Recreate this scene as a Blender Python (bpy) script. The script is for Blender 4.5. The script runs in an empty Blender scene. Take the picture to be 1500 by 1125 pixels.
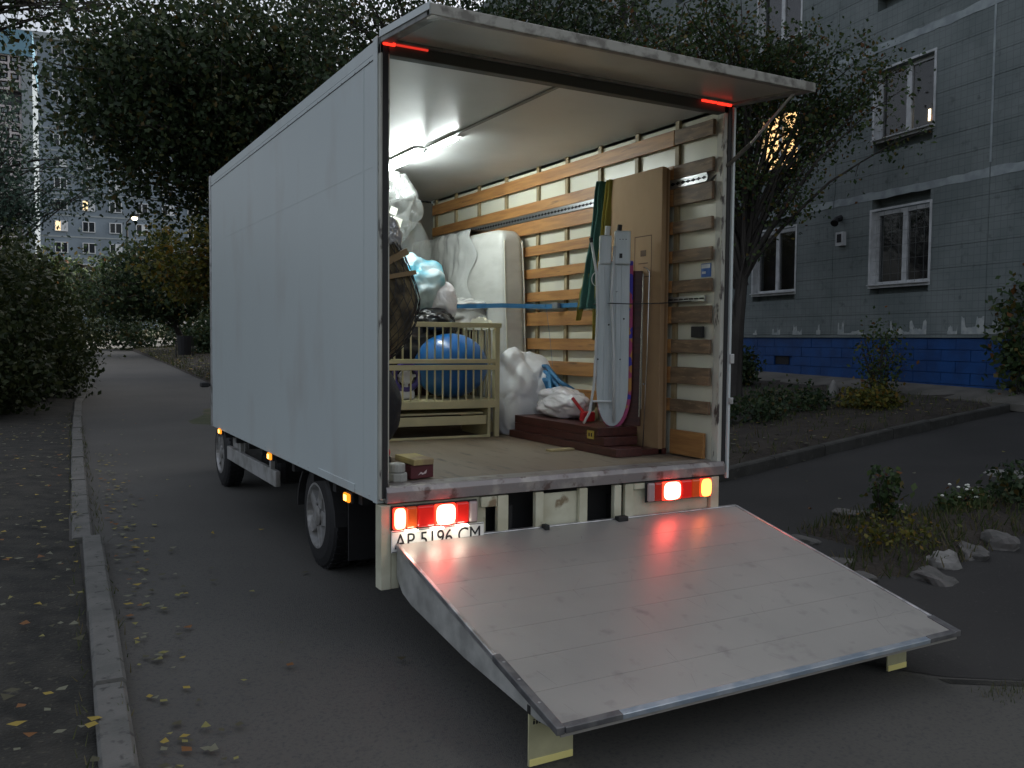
import bpy, bmesh, math, random
import numpy as np
from mathutils import Vector, Matrix, noise
from mathutils.geometry import delaunay_2d_cdt
R = math.radians
random.seed(7)
rng = np.random.default_rng(7)
SC = bpy.context.scene
COL = SC.collection

# ------------------------------------------------------------------ camera
def cam_axes(yaw, pitch, roll):
    f = Vector((-math.sin(yaw)*math.cos(pitch), math.cos(yaw)*math.cos(pitch), -math.sin(pitch)))
    r = Vector((math.cos(yaw), math.sin(yaw), 0)); d = f.cross(r)
    return math.cos(roll)*r + math.sin(roll)*d, -math.sin(roll)*r + math.cos(roll)*d, f
cd = bpy.data.cameras.new('camera'); cam = bpy.data.objects.new('camera', cd); COL.objects.link(cam)
cr, cdn, cf = cam_axes(-0.5081, 0.0503, -0.0086)
cam.matrix_world = Matrix.Translation((-1.5512, -4.1579, 1.5074)) @ Matrix((cr, -cdn, -cf)).transposed().to_4x4()
cd.sensor_width = 36; cd.lens = 36*1294.2/1500; cd.clip_end = 1500; cd.clip_start = .05
SC.camera = cam
# ------------------------------------------------------------------ world, sun, exposure
W = bpy.data.worlds.new('World'); SC.world = W; W.use_nodes = True
wn = W.node_tree; wn.nodes.clear()
wo = wn.nodes.new('ShaderNodeOutputWorld'); wb = wn.nodes.new('ShaderNodeBackground')
sky = wn.nodes.new('ShaderNodeTexSky'); sky.sky_type = 'NISHITA'; sky.sun_disc = False
sky.sun_elevation = R(30); sky.sun_rotation = R(85); sky.air_density = 1; sky.dust_density = 9; sky.ozone_density = 2.5
wb.inputs['Strength'].default_value = 0.315
hs = wn.nodes.new('ShaderNodeHueSaturation'); hs.inputs['Saturation'].default_value = .42
wn.links.new(sky.outputs[0], hs.inputs['Color']); wn.links.new(hs.outputs[0], wb.inputs[0]); wn.links.new(wb.outputs[0], wo.inputs[0])
sl = bpy.data.lights.new('sun', 'SUN'); sl.energy = 0.03; sl.angle = R(30); sl.color = (1, .93, .85)
so = bpy.data.objects.new('sun', sl); COL.objects.link(so)
so.rotation_euler = (R(60), 0, R(95))
SC.view_settings.view_transform = 'Standard'; SC.view_settings.look = 'None'
SC.view_settings.exposure = 0.0; SC.view_settings.gamma = 1
SC.cycles.use_denoising = True
SC.cycles.sample_clamp_indirect = 6
SC.cycles.max_bounces = 8

# ------------------------------------------------------------------ material helpers
MATS = {}
def mat(name, col, rough=.6, metal=0, bump=0, bscale=30, col2=None, cscale=6, thr=(.4, .6), emit=None, estr=0,
        spec=None, coords='Object', stretch=None, detail=6, aniso=0, coat=0, col3=None, c3scale=40, c3thr=(.55, .7), trans=0):
    if name in MATS: return MATS[name]
    m = bpy.data.materials.new(name); m.use_nodes = True; nt = m.node_tree; N = nt.nodes; L = nt.links
    b = N['Principled BSDF']
    b.inputs['Base Color'].default_value = (*col, 1); b.inputs['Roughness'].default_value = rough
    b.inputs['Metallic'].default_value = metal
    if spec is not None: b.inputs['Specular IOR Level'].default_value = spec
    if aniso: b.inputs['Anisotropic'].default_value = aniso
    if coat: b.inputs['Coat Weight'].default_value = coat; b.inputs['Coat Roughness'].default_value = .15
    if trans: b.inputs['Transmission Weight'].default_value = trans
    if emit: b.inputs['Emission Color'].default_value = (*emit, 1); b.inputs['Emission Strength'].default_value = estr
    tc = N.new('ShaderNodeTexCoord'); out = tc.outputs[coords]
    if stretch:
        mp = N.new('ShaderNodeMapping'); mp.inputs['Scale'].default_value = stretch; L.new(out, mp.inputs[0]); out = mp.outputs[0]
    cur = None
    def layer(a_socket, a_col, c2, scale, th):
        nz = N.new('ShaderNodeTexNoise'); nz.inputs['Scale'].default_value = scale; nz.inputs['Detail'].default_value = detail
        L.new(out, nz.inputs['Vector'])
        mr = N.new('ShaderNodeMapRange'); mr.inputs[1].default_value = th[0]; mr.inputs[2].default_value = th[1]
        L.new(nz.outputs['Fac'], mr.inputs[0])
        mx = N.new('ShaderNodeMix'); mx.data_type = 'RGBA'
        L.new(mr.outputs[0], mx.inputs[0])
        if a_socket: L.new(a_socket, mx.inputs[6])
        else: mx.inputs[6].default_value = (*a_col, 1)
        mx.inputs[7].default_value = (*c2, 1)
        return mx.outputs[2], mr.outputs[0]
    if col2:
        cur, f = layer(None, col, col2, cscale, thr)
    if col3:
        cur, f3 = layer(cur, col, col3, c3scale, c3thr)
    if cur: L.new(cur, b.inputs['Base Color'])
    if bump:
        nz = N.new('ShaderNodeTexNoise'); nz.inputs['Scale'].default_value = bscale; nz.inputs['Detail'].default_value = 8
        L.new(out, nz.inputs['Vector'])
        bp = N.new('ShaderNodeBump'); bp.inputs['Strength'].default_value = 1; bp.inputs['Distance'].default_value = bump
        L.new(nz.outputs['Fac'], bp.inputs['Height']); L.new(bp.outputs[0], b.inputs['Normal'])
    MATS[name] = m
    return m
def emis(name, col, s):
    if name in MATS: return MATS[name]
    m = bpy.data.materials.new(name); m.use_nodes = True; nt = m.node_tree; nt.nodes.clear()
    o = nt.nodes.new('ShaderNodeOutputMaterial'); e = nt.nodes.new('ShaderNodeEmission')
    e.inputs[0].default_value = (*col, 1); e.inputs[1].default_value = s; nt.links.new(e.outputs[0], o.inputs[0])
    MATS[name] = m; return m
def leafmat(name, cols, rough=.55):
    if name in MATS: return MATS[name]
    m = bpy.data.materials.new(name); m.use_nodes = True; nt = m.node_tree; N = nt.nodes; L = nt.links
    b = N['Principled BSDF']; b.inputs['Roughness'].default_value = rough; b.inputs['Specular IOR Level'].default_value = .3
    g = N.new('ShaderNodeNewGeometry'); r = N.new('ShaderNodeValToRGB'); L.new(g.outputs['Random Per Island'], r.inputs[0])
    r.color_ramp.interpolation = 'CONSTANT'
    while len(r.color_ramp.elements) < len(cols): r.color_ramp.elements.new(.5)
    pos = 0
    for i, (c, w) in enumerate(cols):
        r.color_ramp.elements[i].position = pos; r.color_ramp.elements[i].color = (*c, 1); pos += w
    L.new(r.outputs[0], b.inputs['Base Color'])
    tr = N.new('ShaderNodeBsdfTranslucent'); L.new(r.outputs[0], tr.inputs[0])
    mx = N.new('ShaderNodeMixShader'); mx.inputs[0].default_value = .25
    L.new(b.outputs[0], mx.inputs[1]); L.new(tr.outputs[0], mx.inputs[2]); L.new(mx.outputs[0], N['Material Output'].inputs[0])
    MATS[name] = m; return m

# ------------------------------------------------------------------ mesh helpers
class MB:
    def __init__(s): s.v = []; s.f = []
    def add(s, vs, fs):
        o = len(s.v); s.v += [tuple(v) for v in vs]; s.f += [tuple(i+o for i in f) for f in fs]; return s
    def box(s, x0, x1, y0, y1, z0, z1, M=None, jit=0):
        P = [Vector((x, y, z)) for z in (z0, z1) for y in (y0, y1) for x in (x0, x1)]
        if jit: P = [p+Vector([random.uniform(-jit, jit) for _ in range(3)]) for p in P]
        if M: P = [M @ p for p in P]
        return s.add(P, [(0, 2, 3, 1), (4, 5, 7, 6), (0, 1, 5, 4), (2, 6, 7, 3), (0, 4, 6, 2), (1, 3, 7, 5)])
    def prism(s, pts, a, b, ax=0):
        # polygon pts in the two other axes, extruded from a to b along ax
        def mk(p, t):
            return {0: (t, p[0], p[1]), 1: (p[0], t, p[1]), 2: (p[0], p[1], t)}[ax]
        n = len(pts)
        return s.add([mk(p, a) for p in pts]+[mk(p, b) for p in pts],
                     [tuple(range(n)), tuple(range(2*n-1, n-1, -1))]+[(i, i+n, (i+1) % n+n, (i+1) % n) for i in range(n)])
    def tube(s, pts, rad, n=8, cap=True):
        pts = [Vector(p) for p in pts]; m = len(pts)
        rr = rad if isinstance(rad, (list, tuple)) else [rad]*m
        vs = []
        up = None
        for i, p in enumerate(pts):
            t = (pts[min(i+1, m-1)]-pts[max(i-1, 0)]).normalized()
            if up is None: up = t.orthogonal().normalized()
            up = (up-t*up.dot(t)); up = up.normalized() if up.length > 1e-6 else t.orthogonal().normalized()
            w = t.cross(up)
            for k in range(n):
                a = 2*math.pi*k/n; vs.append(p+(up*math.cos(a)+w*math.sin(a))*rr[i])
        fs = [(i*n+k, i*n+(k+1) % n, (i+1)*n+(k+1) % n, (i+1)*n+k) for i in range(m-1) for k in range(n)]
        if cap: fs += [tuple(range(n-1, -1, -1)), tuple((m-1)*n+k for k in range(n))]
        return s.add(vs, fs)
    def lathe(s, prof, c, n=32, ax=0, cap=True):
        # prof: (along, radius)
        vs = []
        for a, r in prof:
            for k in range(n):
                t = 2*math.pi*k/n; u, w = r*math.cos(t), r*math.sin(t)
                vs.append({0: (c[0]+a, c[1]+u, c[2]+w), 1: (c[0]+u, c[1]+a, c[2]+w), 2: (c[0]+u, c[1]+w, c[2]+a)}[ax])
        fs = [(i*n+k, i*n+(k+1) % n, (i+1)*n+(k+1) % n, (i+1)*n+k) for i in range(len(prof)-1) for k in range(n)]
        if cap: fs += [tuple(range(n-1, -1, -1)), tuple((len(prof)-1)*n+k for k in range(n))]
        return s.add(vs, fs)
    def mesh(s, name, m, smooth=False, recalc=True):
        me = bpy.data.meshes.new(name); me.from_pydata(s.v, [], s.f); me.validate()
        if recalc:
            bm = bmesh.new(); bm.from_mesh(me); bmesh.ops.recalc_face_normals(bm, faces=bm.faces); bm.to_mesh(me); bm.free()
        if m: me.materials.append(m)
        if smooth: me.shade_smooth() if smooth is True else me.shade_smooth()
        return me
    def build(s, name, m, parent=None, smooth=False, bevel=0, loc=(0, 0, 0), seg=2, recalc=True):
        me = s.mesh(name, m, smooth, recalc)
        return link(name, me, parent, loc, bevel, seg)
def link(name, me, parent=None, loc=(0, 0, 0), bevel=0, seg=2):
    o = bpy.data.objects.new(name, me); COL.objects.link(o); o.location = loc
    if parent: o.parent = parent
    if bevel:
        b = o.modifiers.new('bevel', 'BEVEL'); b.width = bevel; b.segments = seg; b.limit_method = 'ANGLE'
        b.harden_normals = False
    return o
def tag(o, label=None, cat=None, group=None, kind=None):
    if label: o['label'] = label
    if cat: o['category'] = cat
    if group: o['group'] = group
    if kind: o['kind'] = kind
    return o
def thing(name, label, cat, loc=(0, 0, 0), rz=0, group=None, kind=None):
    o = bpy.data.objects.new(name, None); COL.objects.link(o); o.location = loc; o.rotation_euler = (0, 0, rz)
    o.empty_display_size = .1
    return tag(o, label, cat, group, kind)
def quadmesh(name, V, F, m):
    """V (n,3) float, F (k,4) int numpy"""
    me = bpy.data.meshes.new(name); n, k = len(V), len(F)
    me.vertices.add(n); me.vertices.foreach_set('co', V.astype(np.float32).ravel())
    me.loops.add(k*4); me.loops.foreach_set('vertex_index', F.astype(np.int32).ravel())
    me.polygons.add(k); me.polygons.foreach_set('loop_start', np.arange(0, k*4, 4, dtype=np.int32))
    me.update(calc_edges=True); me.validate(); me.materials.append(m); return me

# ------------------------------------------------------------------ terrain
def T(x, y):
    z = .07*max(0, x-3.5) if x < 16 else .875+.02*(x-16)
    z -= .045*max(0, 1-y) if y > -6 else .315
    z += .025*max(0, y-12) if y < 80 else 1.7
    return z
def grid(name, x0, x1, y0, y1, dx, dy, h, m, amp=0, sc=1.0):
    nx = int((x1-x0)/dx)+1; ny = int((y1-y0)/dy)+1
    v = []; f = []
    for j in range(ny+1):
        for i in range(nx+1):
            x = x0+(x1-x0)*i/nx; y = y0+(y1-y0)*j/ny
            v.append((x, y, T(x, y)+h+(amp*noise.noise(Vector((x*sc, y*sc, 3))) if amp else 0)))
    for j in range(ny):
        for i in range(nx):
            a = j*(nx+1)+i; f.append((a, a+1, a+nx+2, a+nx+1))
    b = MB(); b.v = v; b.f = f
    return b.build(name, m, smooth=True, recalc=False)
def inside(p, poly):
    c = False; n = len(poly)
    for i in range(n):
        a, b = poly[i], poly[(i+1) % n]
        if (a[1] > p[1]) != (b[1] > p[1]) and p[0] < (b[0]-a[0])*(p[1]-a[1])/(b[1]-a[1])+a[0]: c = not c
    return c
def edist(p, poly):
    d = 1e9; p = Vector(p)
    for i in range(len(poly)):
        a, b = Vector(poly[i]), Vector(poly[(i+1) % len(poly)]); t = max(0, min(1, (p-a).dot(b-a)/max(1e-9, (b-a).length_squared)))
        d = min(d, (a+(b-a)*t-p).length)
    return d
def patch_h(x, y, poly, h, mound, amp):
    e = min(1, edist((x, y), poly)/.35)
    return T(x, y)+h*min(1, e*3+.05)+mound*e+amp*e*(noise.noise(Vector((x*4, y*4, 1)))+.5*noise.noise(Vector((x*13, y*13, 7))))
def patch(name, poly, step, h, m, mound=0, amp=0):
    pts = [Vector(p) for p in poly]; n = len(pts)
    dense = []
    for i in range(n):
        a, b = pts[i], pts[(i+1) % n]; k = max(1, int((b-a).length/step/1.5))
        dense += [a+(b-a)*t/k for t in range(k)]
    nb = len(dense)
    xs = [p[0] for p in poly]; ys = [p[1] for p in poly]
    inn = []
    y = min(ys)+step/2
    while y < max(ys):
        x = min(xs)+step/2
        while x < max(xs):
            q = (x+random.uniform(-.3, .3)*step, y+random.uniform(-.3, .3)*step)
            if inside(q, poly) and edist(q, poly) > step*.4: inn.append(Vector(q))
            x += step
        y += step
    r = delaunay_2d_cdt(dense+inn, [(i, (i+1) % nb) for i in range(nb)], [], 1, 1e-5)
    b = MB()
    for v in r[0]:
        b.v.append((v[0], v[1], patch_h(v[0], v[1], poly, h, mound, amp)))
    b.f = [tuple(f) for f in r[2]]
    o = b.build(name, m, smooth=True, recalc=False)
    return tag(o, kind='structure')
m_asph = mat('asphalt', (.072, .069, .060), .85, bump=.004, bscale=180, col2=(.092, .087, .076), cscale=.7, thr=(.35, .7), col3=(.045, .045, .047), c3scale=60, c3thr=(.5, .75))
m_soil = mat('soil', (.028, .022, .017), .95, bump=.02, bscale=30, col2=(.045, .036, .026), cscale=4)
m_lawn = mat('leaf_litter_soil', (.013, .013, .010), .95, bump=.012, bscale=60, col2=(.03, .028, .022), cscale=5, col3=(.07, .065, .045), c3scale=45, c3thr=(.6, .72))
m_grassg = mat('worn_grass', (.06, .07, .03), .95, bump=.02, bscale=25, col2=(.13, .11, .07), cscale=1.2)
m_pale = mat('dusty_track', (.3, .28, .25), .9, bump=.01, bscale=20, col2=(.13, .13, .11), cscale=1)
m_kerb = mat('kerb_concrete', (.13, .126, .115), .9, bump=.004, bscale=70, col2=(.1, .1, .09), cscale=5, col3=(.05, .05, .045), c3scale=18, c3thr=(.58, .68))
g = grid('ground', -260, 320, -40, 420, 10, 10, -.12, m_grassg); tag(g, kind='structure')
g = grid('road', -1.6, 22, -9, 46, .5, .5, 0, m_asph, .012, .6); tag(g, kind='structure')
LAWN = [(-30, -9), (-1.66, -9), (-1.42, -3), (-1.3, 0), (-1.2, 2.9), (-1.26, 3.05), (-.9, 10.5), (-.62, 16), (.1, 23), (1.3, 41), (-30, 46)]
m_asph_shade = mat('asphalt_painted_shade', (.024, .023, .021), .9, bump=.004, bscale=150, col2=(.036, .034, .031), cscale=.9, thr=(.35, .7), col3=(.06, .057, .05), c3scale=40, c3thr=(.62, .75))  # shade over the right-hand path, put into the asphalt colour
patch('side_path', [(1.1, -.7), (1.9, -1.0), (2.35, -1.5), (2.7, -1.72), (3.6, -1.95), (5.5, -2.25), (8, -2.9), (21.5, -5), (21.5, 4.4), (12.5, 3.67), (6.43, 2.95), (3.22, 2.45), (1.6, 1.0)], .4, .024, m_asph_shade, 0, .003)
patch('lawn_strip', LAWN, .45, .035, m_lawn, 0, .02)
BEDA = [(3.22, 2.42), (4.57, 2.74), (6.43, 3.03), (7.9, 3.26), (9.66, 3.5), (12.5, 3.75), (20, 4.4), (20, 30), (3.3, 44), (3.25, 32), (2.95, 20), (3.1, 10)]
patch('garden_soil', BEDA, .3, .09, m_soil, .04, .05)
BEDB = [(3.68, .78), (3.76, .2), (3.2, .0), (3.3, -.3), (3.55, -.5), (4.1, -.45), (4.73, -.36), (5.6, -.3), (7.5, -.2), (9, .3), (9, 1.3), (7.3, .95), (6.3, .58), (5.1, .5), (4.4, .8)]
patch('flower_bed_soil', BEDB, .1, .04, m_soil, .05, .04)
patch('grass_verge', [(3.2, 43.5), (30, 43.5), (40, 110), (-40, 110), (-12, 43.5), (1.2, 46)], 3, .03, m_grassg, 0, .15)
patch('cross_track', [(-20, 47.5), (30, 45.5), (30, 56), (-20, 60)], 1.5, .1, m_pale, 0, .03)
patch('worn_path_edge', [(2.3, -1.5), (2.7, -1.735), (3.6, -1.965), (5.5, -2.265), (8, -2.915), (8, -3.02), (6.7, -2.62), (5.5, -2.36), (4.6, -2.24), (3.6, -2.04), (3.1, -1.96), (2.7, -1.80), (2.3, -1.56)], .07, .012, m_lawn, .004, .010)

# kerbs
def kerb(name, line, L, w, h, group_parent):
    """stones along polyline (left edge), length L"""
    pts = [Vector(p) for p in line]; seg = []
    for a, b in zip(pts, pts[1:]):
        n = max(1, round((b-a).length/L))
        seg += [(a+(b-a)*i/n, a+(b-a)*(i+1)/n) for i in range(n)]
    for a, b in seg:
        d = (b-a).normalized(); nn = Vector((d.y, -d.x)); g_ = .008
        za, zb = T(*a), T(*b); j = random.uniform(-.008, .01); sh = random.uniform(-.006, .006)
        mb = MB(); V = []
        for (p, z) in ((a+d*g_, za), (b-d*g_, zb)):
            for (o, zz) in ((0, -.12), (w, -.12), (w, h-.015), (w-.015, h), (.012, h), (0, h-.012)):
                q = p+nn*(o+sh); V.append((q.x, q.y, z+zz+(j if zz > 0 else 0)))
        mb.add(V, [(0, 1, 2, 3, 4, 5), (11, 10, 9, 8, 7, 6)]+[(i, i+6, (i+1) % 6+6, (i+1) % 6) for i in range(6)])
        mb.build('kerb_stone', m_kerb, group_parent)
k1 = tag(thing('kerb', None, None), kind='structure')
def kx(y): return -1.30+.04*y
kerb('kerb', [(kx(-6.1), -6.1), (kx(-1), -1), (kx(2.9), 2.9)], 1.0, .13, .055, k1)
kerb('kerb', [(-1.25, 2.92), (-.9, 10.5), (-.6, 16), (.15, 23)], 1.0, .14, .05, k1)
k2 = tag(thing('garden_kerb', None, None), kind='structure'); m_kerb1 = m_kerb; m_kerb = mat('kerb_concrete_old', (.06, .058, .05), .9, bump=.006, bscale=60, col2=(.04, .038, .032), cscale=4, col3=(.09, .085, .075), c3scale=12, c3thr=(.6, .7))
kerb('kerb', [(3.2, 2.45), (4.57, 2.66), (6.43, 2.95), (7.9, 3.18), (9.66, 3.42), (12.5, 3.67), (19, 4.25)], 1.0, .1, .13, k2)
kerb('kerb', [(3.1, 10), (3.1, 2.4)], 1.0, .1, .12, k2)
# ------------------------------------------------------------------ truck
truck = thing('box_truck', 'white box truck parked on the road with open rear and lowered tail lift', 'truck')
BW, BL, Z0, Z1, ZF = 2.28, 4.37, .68, 2.98, .76
m_side = mat('box_side_paint', (.55, .61, .60), .38, bump=.0012, bscale=3, col2=(.53, .585, .58), cscale=1.6, thr=(.3, .75), col3=(.46, .47, .45), c3scale=2.6, c3thr=(.54, .84), stretch=(1, .9, .45))
m_alu = mat('aluminium_trim', (.55, .56, .56), .4, metal=.7, bump=.001, bscale=60, col2=(.3, .3, .29), cscale=14, thr=(.5, .7))
m_in = mat('inner_white_panel', (.66, .65, .53), .3, bump=.0008, bscale=8, col2=(.6, .58, .5), cscale=2.5, thr=(.45, .75))
m_ceil = mat('ceiling_panel', (.60, .61, .60), .36, bump=.0015, bscale=2.5, col2=(.52, .53, .52), cscale=1.5)
m_floor = mat('plywood_floor', (.18, .135, .095), .55, bump=.0015, bscale=60, col2=(.23, .185, .135), cscale=3, stretch=(1, .25, 1), col3=(.1, .08, .065), c3scale=16, c3thr=(.58, .7))
m_wood = mat('slat_wood', (.40, .20, .065), .5, bump=.001, bscale=20, col2=(.28, .13, .045), cscale=4, stretch=(6, .7, 8), col3=(.14, .07, .03), c3scale=5, c3thr=(.62, .72))
m_wood2 = mat('slat_wood_worn', (.20, .13, .075), .6, bump=.001, bscale=20, col2=(.11, .075, .045), cscale=5, stretch=(6, 1.2, 8), col3=(.3, .2, .12), c3scale=9, c3thr=(.6, .7))
m_post = mat('wall_post', (.24, .17, .08), .55, col2=(.3, .24, .14), cscale=8)
m_black = mat('black_rubber', (.012, .012, .013), .6, bump=.001, bscale=40)
m_dark = mat('dark_chassis', (.018, .018, .018), .7, bump=.002, bscale=20)
m_cream = mat('cream_metal', (.60, .59, .45), .45, bump=.001, bscale=12, col2=(.48, .46, .33), cscale=5, col3=(.22, .17, .1), c3scale=9, c3thr=(.64, .72))
m_sill = mat('worn_sill', (.26, .24, .235), .4, metal=.4, bump=.003, bscale=25, col2=(.40, .37, .34), cscale=9, thr=(.5, .66), col3=(.14, .1, .09), c3scale=14, c3thr=(.58, .66))
m_track = mat('galvanised_track', (.42, .43, .44), .3, metal=.85, bump=.0006, bscale=80)
m_hole = mat('slot_black', (.01, .01, .01), .8)
# outer shell
MB().box(0, .035, .0, BL, Z0+.0, Z1-.07).build('side_wall', m_side, truck, bevel=.004)
# horizontal edge rail, lower rail with rivets, corner trim
MB().prism([(0, Z1-.07), (.0, Z1-.01), (.012, Z1), (.06, Z1), (.06, Z1-.07)], .0, BL, 1).build('roof_rail', m_side, truck)
lr = MB().box(-.006, 0, .34, 1.0, Z0+.004, Z0+.05).build('patch_plate', m_side, truck, bevel=.002)
MB().box(-.008, .0, -.005, .05, Z0, Z1).build('corner_trim', m_side, truck, bevel=.003)
MB().box(-.008, .0, BL-.05, BL+.01, Z0, Z1).build('corner_trim', m_alu, truck, bevel=.003)
rv = MB()
for y in np.arange(.12, BL, .22):
    for z in (Z1-.09, Z0+.025):
        rv.lathe([(-.003, .004), (0, .006)], (0, y, z), 6, 0)
rv = rv.build('rivets', m_alu, truck); rv['kind'] = 'stuff'
for z_ in (2.36,):
    MB().box(-.0008, 0, .06, BL-.06, z_, z_+.003).build('panel_seam', m_side, truck)
MB().box(-.002, 0, .2, .204, Z0+.02, Z1-.1).build('panel_seam', m_side, truck)
rm = MB()
rm.box(-.003, 0, .0, BL, Z1-.1, Z1-.097).build('seam', m_dark, truck)
MB().box(BW-.035, BW, .0, BL, Z0, Z1-.07).build('side_wall', m_side, truck, bevel=.004)
MB().prism([(BW, Z1-.07), (BW, Z1-.01), (BW-.012, Z1), (BW-.06, Z1), (BW-.06, Z1-.07)], .0, BL, 1).build('roof_rail', m_side, truck)
MB().box(.06, BW-.06, .0, BL, Z1-.045, Z1-.005).build('roof', m_ceil, truck)
MB().box(.035, BW-.035, BL-.04, BL, Z0, Z1-.07).build('front_wall', mat('front_wall_painted_shade', (.14, .13, .11), .6), truck)  # dark colour stands in for the lack of light at the far end
MB().box(.035, BW-.035, .02, BL-.04, ZF-.07, ZF).build('load_floor', m_floor, truck)
CZ = Z1-.045
# ceiling centre cable rail
MB().box(1.10, 1.125, .0, 4.2, CZ-.012, CZ-.001).build('ceiling_rail', mat('rail_grey', (.2, .2, .19), .5), truck)
# inner wall lining
MB().box(BW-.06, BW-.037, .02, BL-.045, ZF+.001, CZ-.001).build('wall_lining', m_in, truck)
MB().box(.037, .05, .02, BL-.045, ZF+.001, CZ-.001).build('wall_lining', m_in, truck)
XW = BW-.06
for y in (.40, .83, 1.28, 1.73, 2.17, 2.72, 3.25, 3.75, 4.22):
    MB().box(XW-.022, XW-.001, y-.02, y+.02, ZF+.002, CZ-.003).build('wall_post', m_post, truck, bevel=.002)
bands = [(2.87, 2.77), (2.64, 2.555), (2.49, 2.38), (2.28, 2.2), (2.09, 2.01), (1.9, 1.82), (1.73, 1.62), (1.52, 1.43), (1.34, 1.23), (1.13, 1.05)]
for i, (a, b) in enumerate(bands):
    # each slat is two lengths that meet on a post
    for (y0, y1, mm) in ((.032, .40, m_wood2), (.405, 4.25, m_wood)):
        s = MB().box(XW-.045, XW-.0225, y0, y1, b+random.uniform(-.003, .003), a+random.uniform(-.003, .003)).build('wooden_slat', mm, truck, bevel=.003)
        if i == 6 and mm is m_wood: s['label'] = 'scuffed wooden slat at strap height'
MB().box(XW-.042, XW-.0225, .07, .4, ZF+.01, .93).build('kick_board', m_wood, truck, bevel=.003)
def track(z, y0, y1, h):
    t = MB().box(XW-.034, XW-.0225, y0, y1, z-h/2, z+h/2)
    t.box(XW-.040, XW-.034, y0, y1, z+h/2-.012, z+h/2); t.box(XW-.040, XW-.034, y0, y1, z-h/2, z-h/2+.012)
    tr = t.build('lashing_track', m_track, truck)
    s = MB(); y = y0+.03
    while y < y1-.03:
        s.lathe([(-.001, .011), (.0, .011)], (XW-.0345, y, z), 10, 0); s.box(XW-.0355, XW-.0345, y-.022, y+.022, z-.005, z+.005); y += .05
    s.build('slots', m_hole, tr)['kind'] = 'stuff'
track(2.525, .09, 4.2, .055)
track(1.775, .09, 4.2, .035)
# rear frame
def post(x0, x1, seal0, seal1, name):
    p = MB().box(x0, x1, -.03, .03, Z0+.02, Z1-.04).build(name, mat('worn_white_post', (.5, .5, .44), .5, bump=.002, bscale=30, col2=(.38, .38, .33), cscale=8, col3=(.06, .05, .045), c3scale=22, c3thr=(.58, .66), stretch=(1, 1, .35)), truck, bevel=.004)
    MB().box(seal0, seal1, -.036, -.0305, Z0+.03, Z1-.05).build('door_seal', m_black, p)
    return p
post(.0, .05, .012, .04, 'rear_post')
post(BW-.075, BW-.002, BW-.045, BW-.018, 'rear_post')
MB().box(BW-.014, BW+.004, -.05, -.03, Z0-.02, Z1-.05).build('door_rail', m_side, truck, bevel=.003)
hd = MB().box(.0, BW, -.03, .03, CZ-.045, CZ+.04).build('rear_header', mat('dark_header', (.06, .06, .055), .5), truck, bevel=.003)
# latch things on the right post
MB().box(BW-.012, BW+.022, -.06, .0, 1.37, 1.43).build('hinge_block', m_alu, truck, bevel=.004)
MB().box(BW-.012, BW+.02, -.06, .0, 1.12, 1.16).build('hinge_block', m_alu, truck, bevel=.004)
MB().box(XW-.05, XW-.0225, .1, .2, 1.53, 1.6).build('switch_box', m_black, truck, bevel=.004)
# sticker
st = MB().box(XW-.004, XW-.001, .075, .165, 1.91, 1.995).build('sticker', mat('sticker_blue', (.03, .12, .4), .4), truck)
MB().box(XW-.006, XW-.0045, .08, .16, 1.965, 1.99).build('sticker_print', mat('sticker_white', (.6, .65, .7), .4), st)
MB().box(XW-.006, XW-.0045, .12, .155, 1.93, 1.945).build('sticker_print', MATS['sticker_white'], st)
# sill
MB().prism([(-.05, Z0+.005), (-.055, ZF-.02), (-.04, ZF+.005), (.09, ZF+.007), (.09, ZF+.002), (.019, Z0+.005)], .03, BW-.03, 0).build('sill', m_sill, truck, bevel=.004)
# roller lamps : two LED tubes on the ceiling
for (a, b, r, s) in ((2.02, 2.68, .026, 50), (1.50, 1.93, .011, 40)):
    h = MB().box(1.125 if r < .02 else 1.06, 1.15 if r < .02 else 1.12, a-.03, b+.03, CZ-.014, CZ-.001).box(1.035 if r > .02 else 1.10, 1.145 if r > .02 else 1.175, a-.03, b+.03, CZ-.018, CZ-.0145).build('lamp_housing', mat('lamp_white', (.7, .7, .68), .4), truck)
    MB().tube([(1.09 if r > .02 else 1.138, a, CZ-.020-r), (1.09 if r > .02 else 1.138, b, CZ-.020-r)], r, 12).build('led_tube', emis('led_%d' % s, (.92, 1, .98), s*2.4), h)
MB().tube([(1.11, 1.95, CZ-.02), (1.1, 1.98, CZ-.035), (1.12, 2.0, CZ-.02)], .008, 6).build('lamp_connector', m_black, truck)
# upper flap, open to the rear
fl = bpy.data.objects.new('top_flap', None); COL.objects.link(fl); fl.parent = truck
m_flap = mat('flap_inner', (.42, .41, .35), .32, bump=.0015, bscale=3, col2=(.33, .32, .27), cscale=2)
def flp(t): return (-.032-.6*t, 2.985-.055*t)
def flapbox(x0, x1, t0, t1, lo, hi, name, m, par, bev=0):
    (ya, za), (yb, zb) = flp(t0), flp(t1)
    return MB().prism([(ya, za+lo), (yb, zb+lo), (yb, zb+hi), (ya, za+hi)], x0, x1, 0).build(name, m, par, bevel=bev)
flapbox(.03, BW-.0, .03, .97, -.028, -.004, 'flap_panel', m_flap, fl)
m_fedge = mat('flap_edge', (.13, .13, .12), .45, col2=(.22, .22, .2), cscale=10)
flapbox(.0, .055, 0, 1, -.045, .004, 'flap_rim', m_fedge, fl, .004)
flapbox(BW-.03, BW+.025, 0, 1, -.045, .004, 'flap_rim', m_fedge, fl, .004)
flapbox(.0, BW+.025, .93, .984, -.044, -.003, 'flap_rim', m_fedge, fl, .004)
flapbox(.06, BW-.035, .0, .06, -.04, -.002, 'flap_rim', m_fedge, fl, .004)
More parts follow.
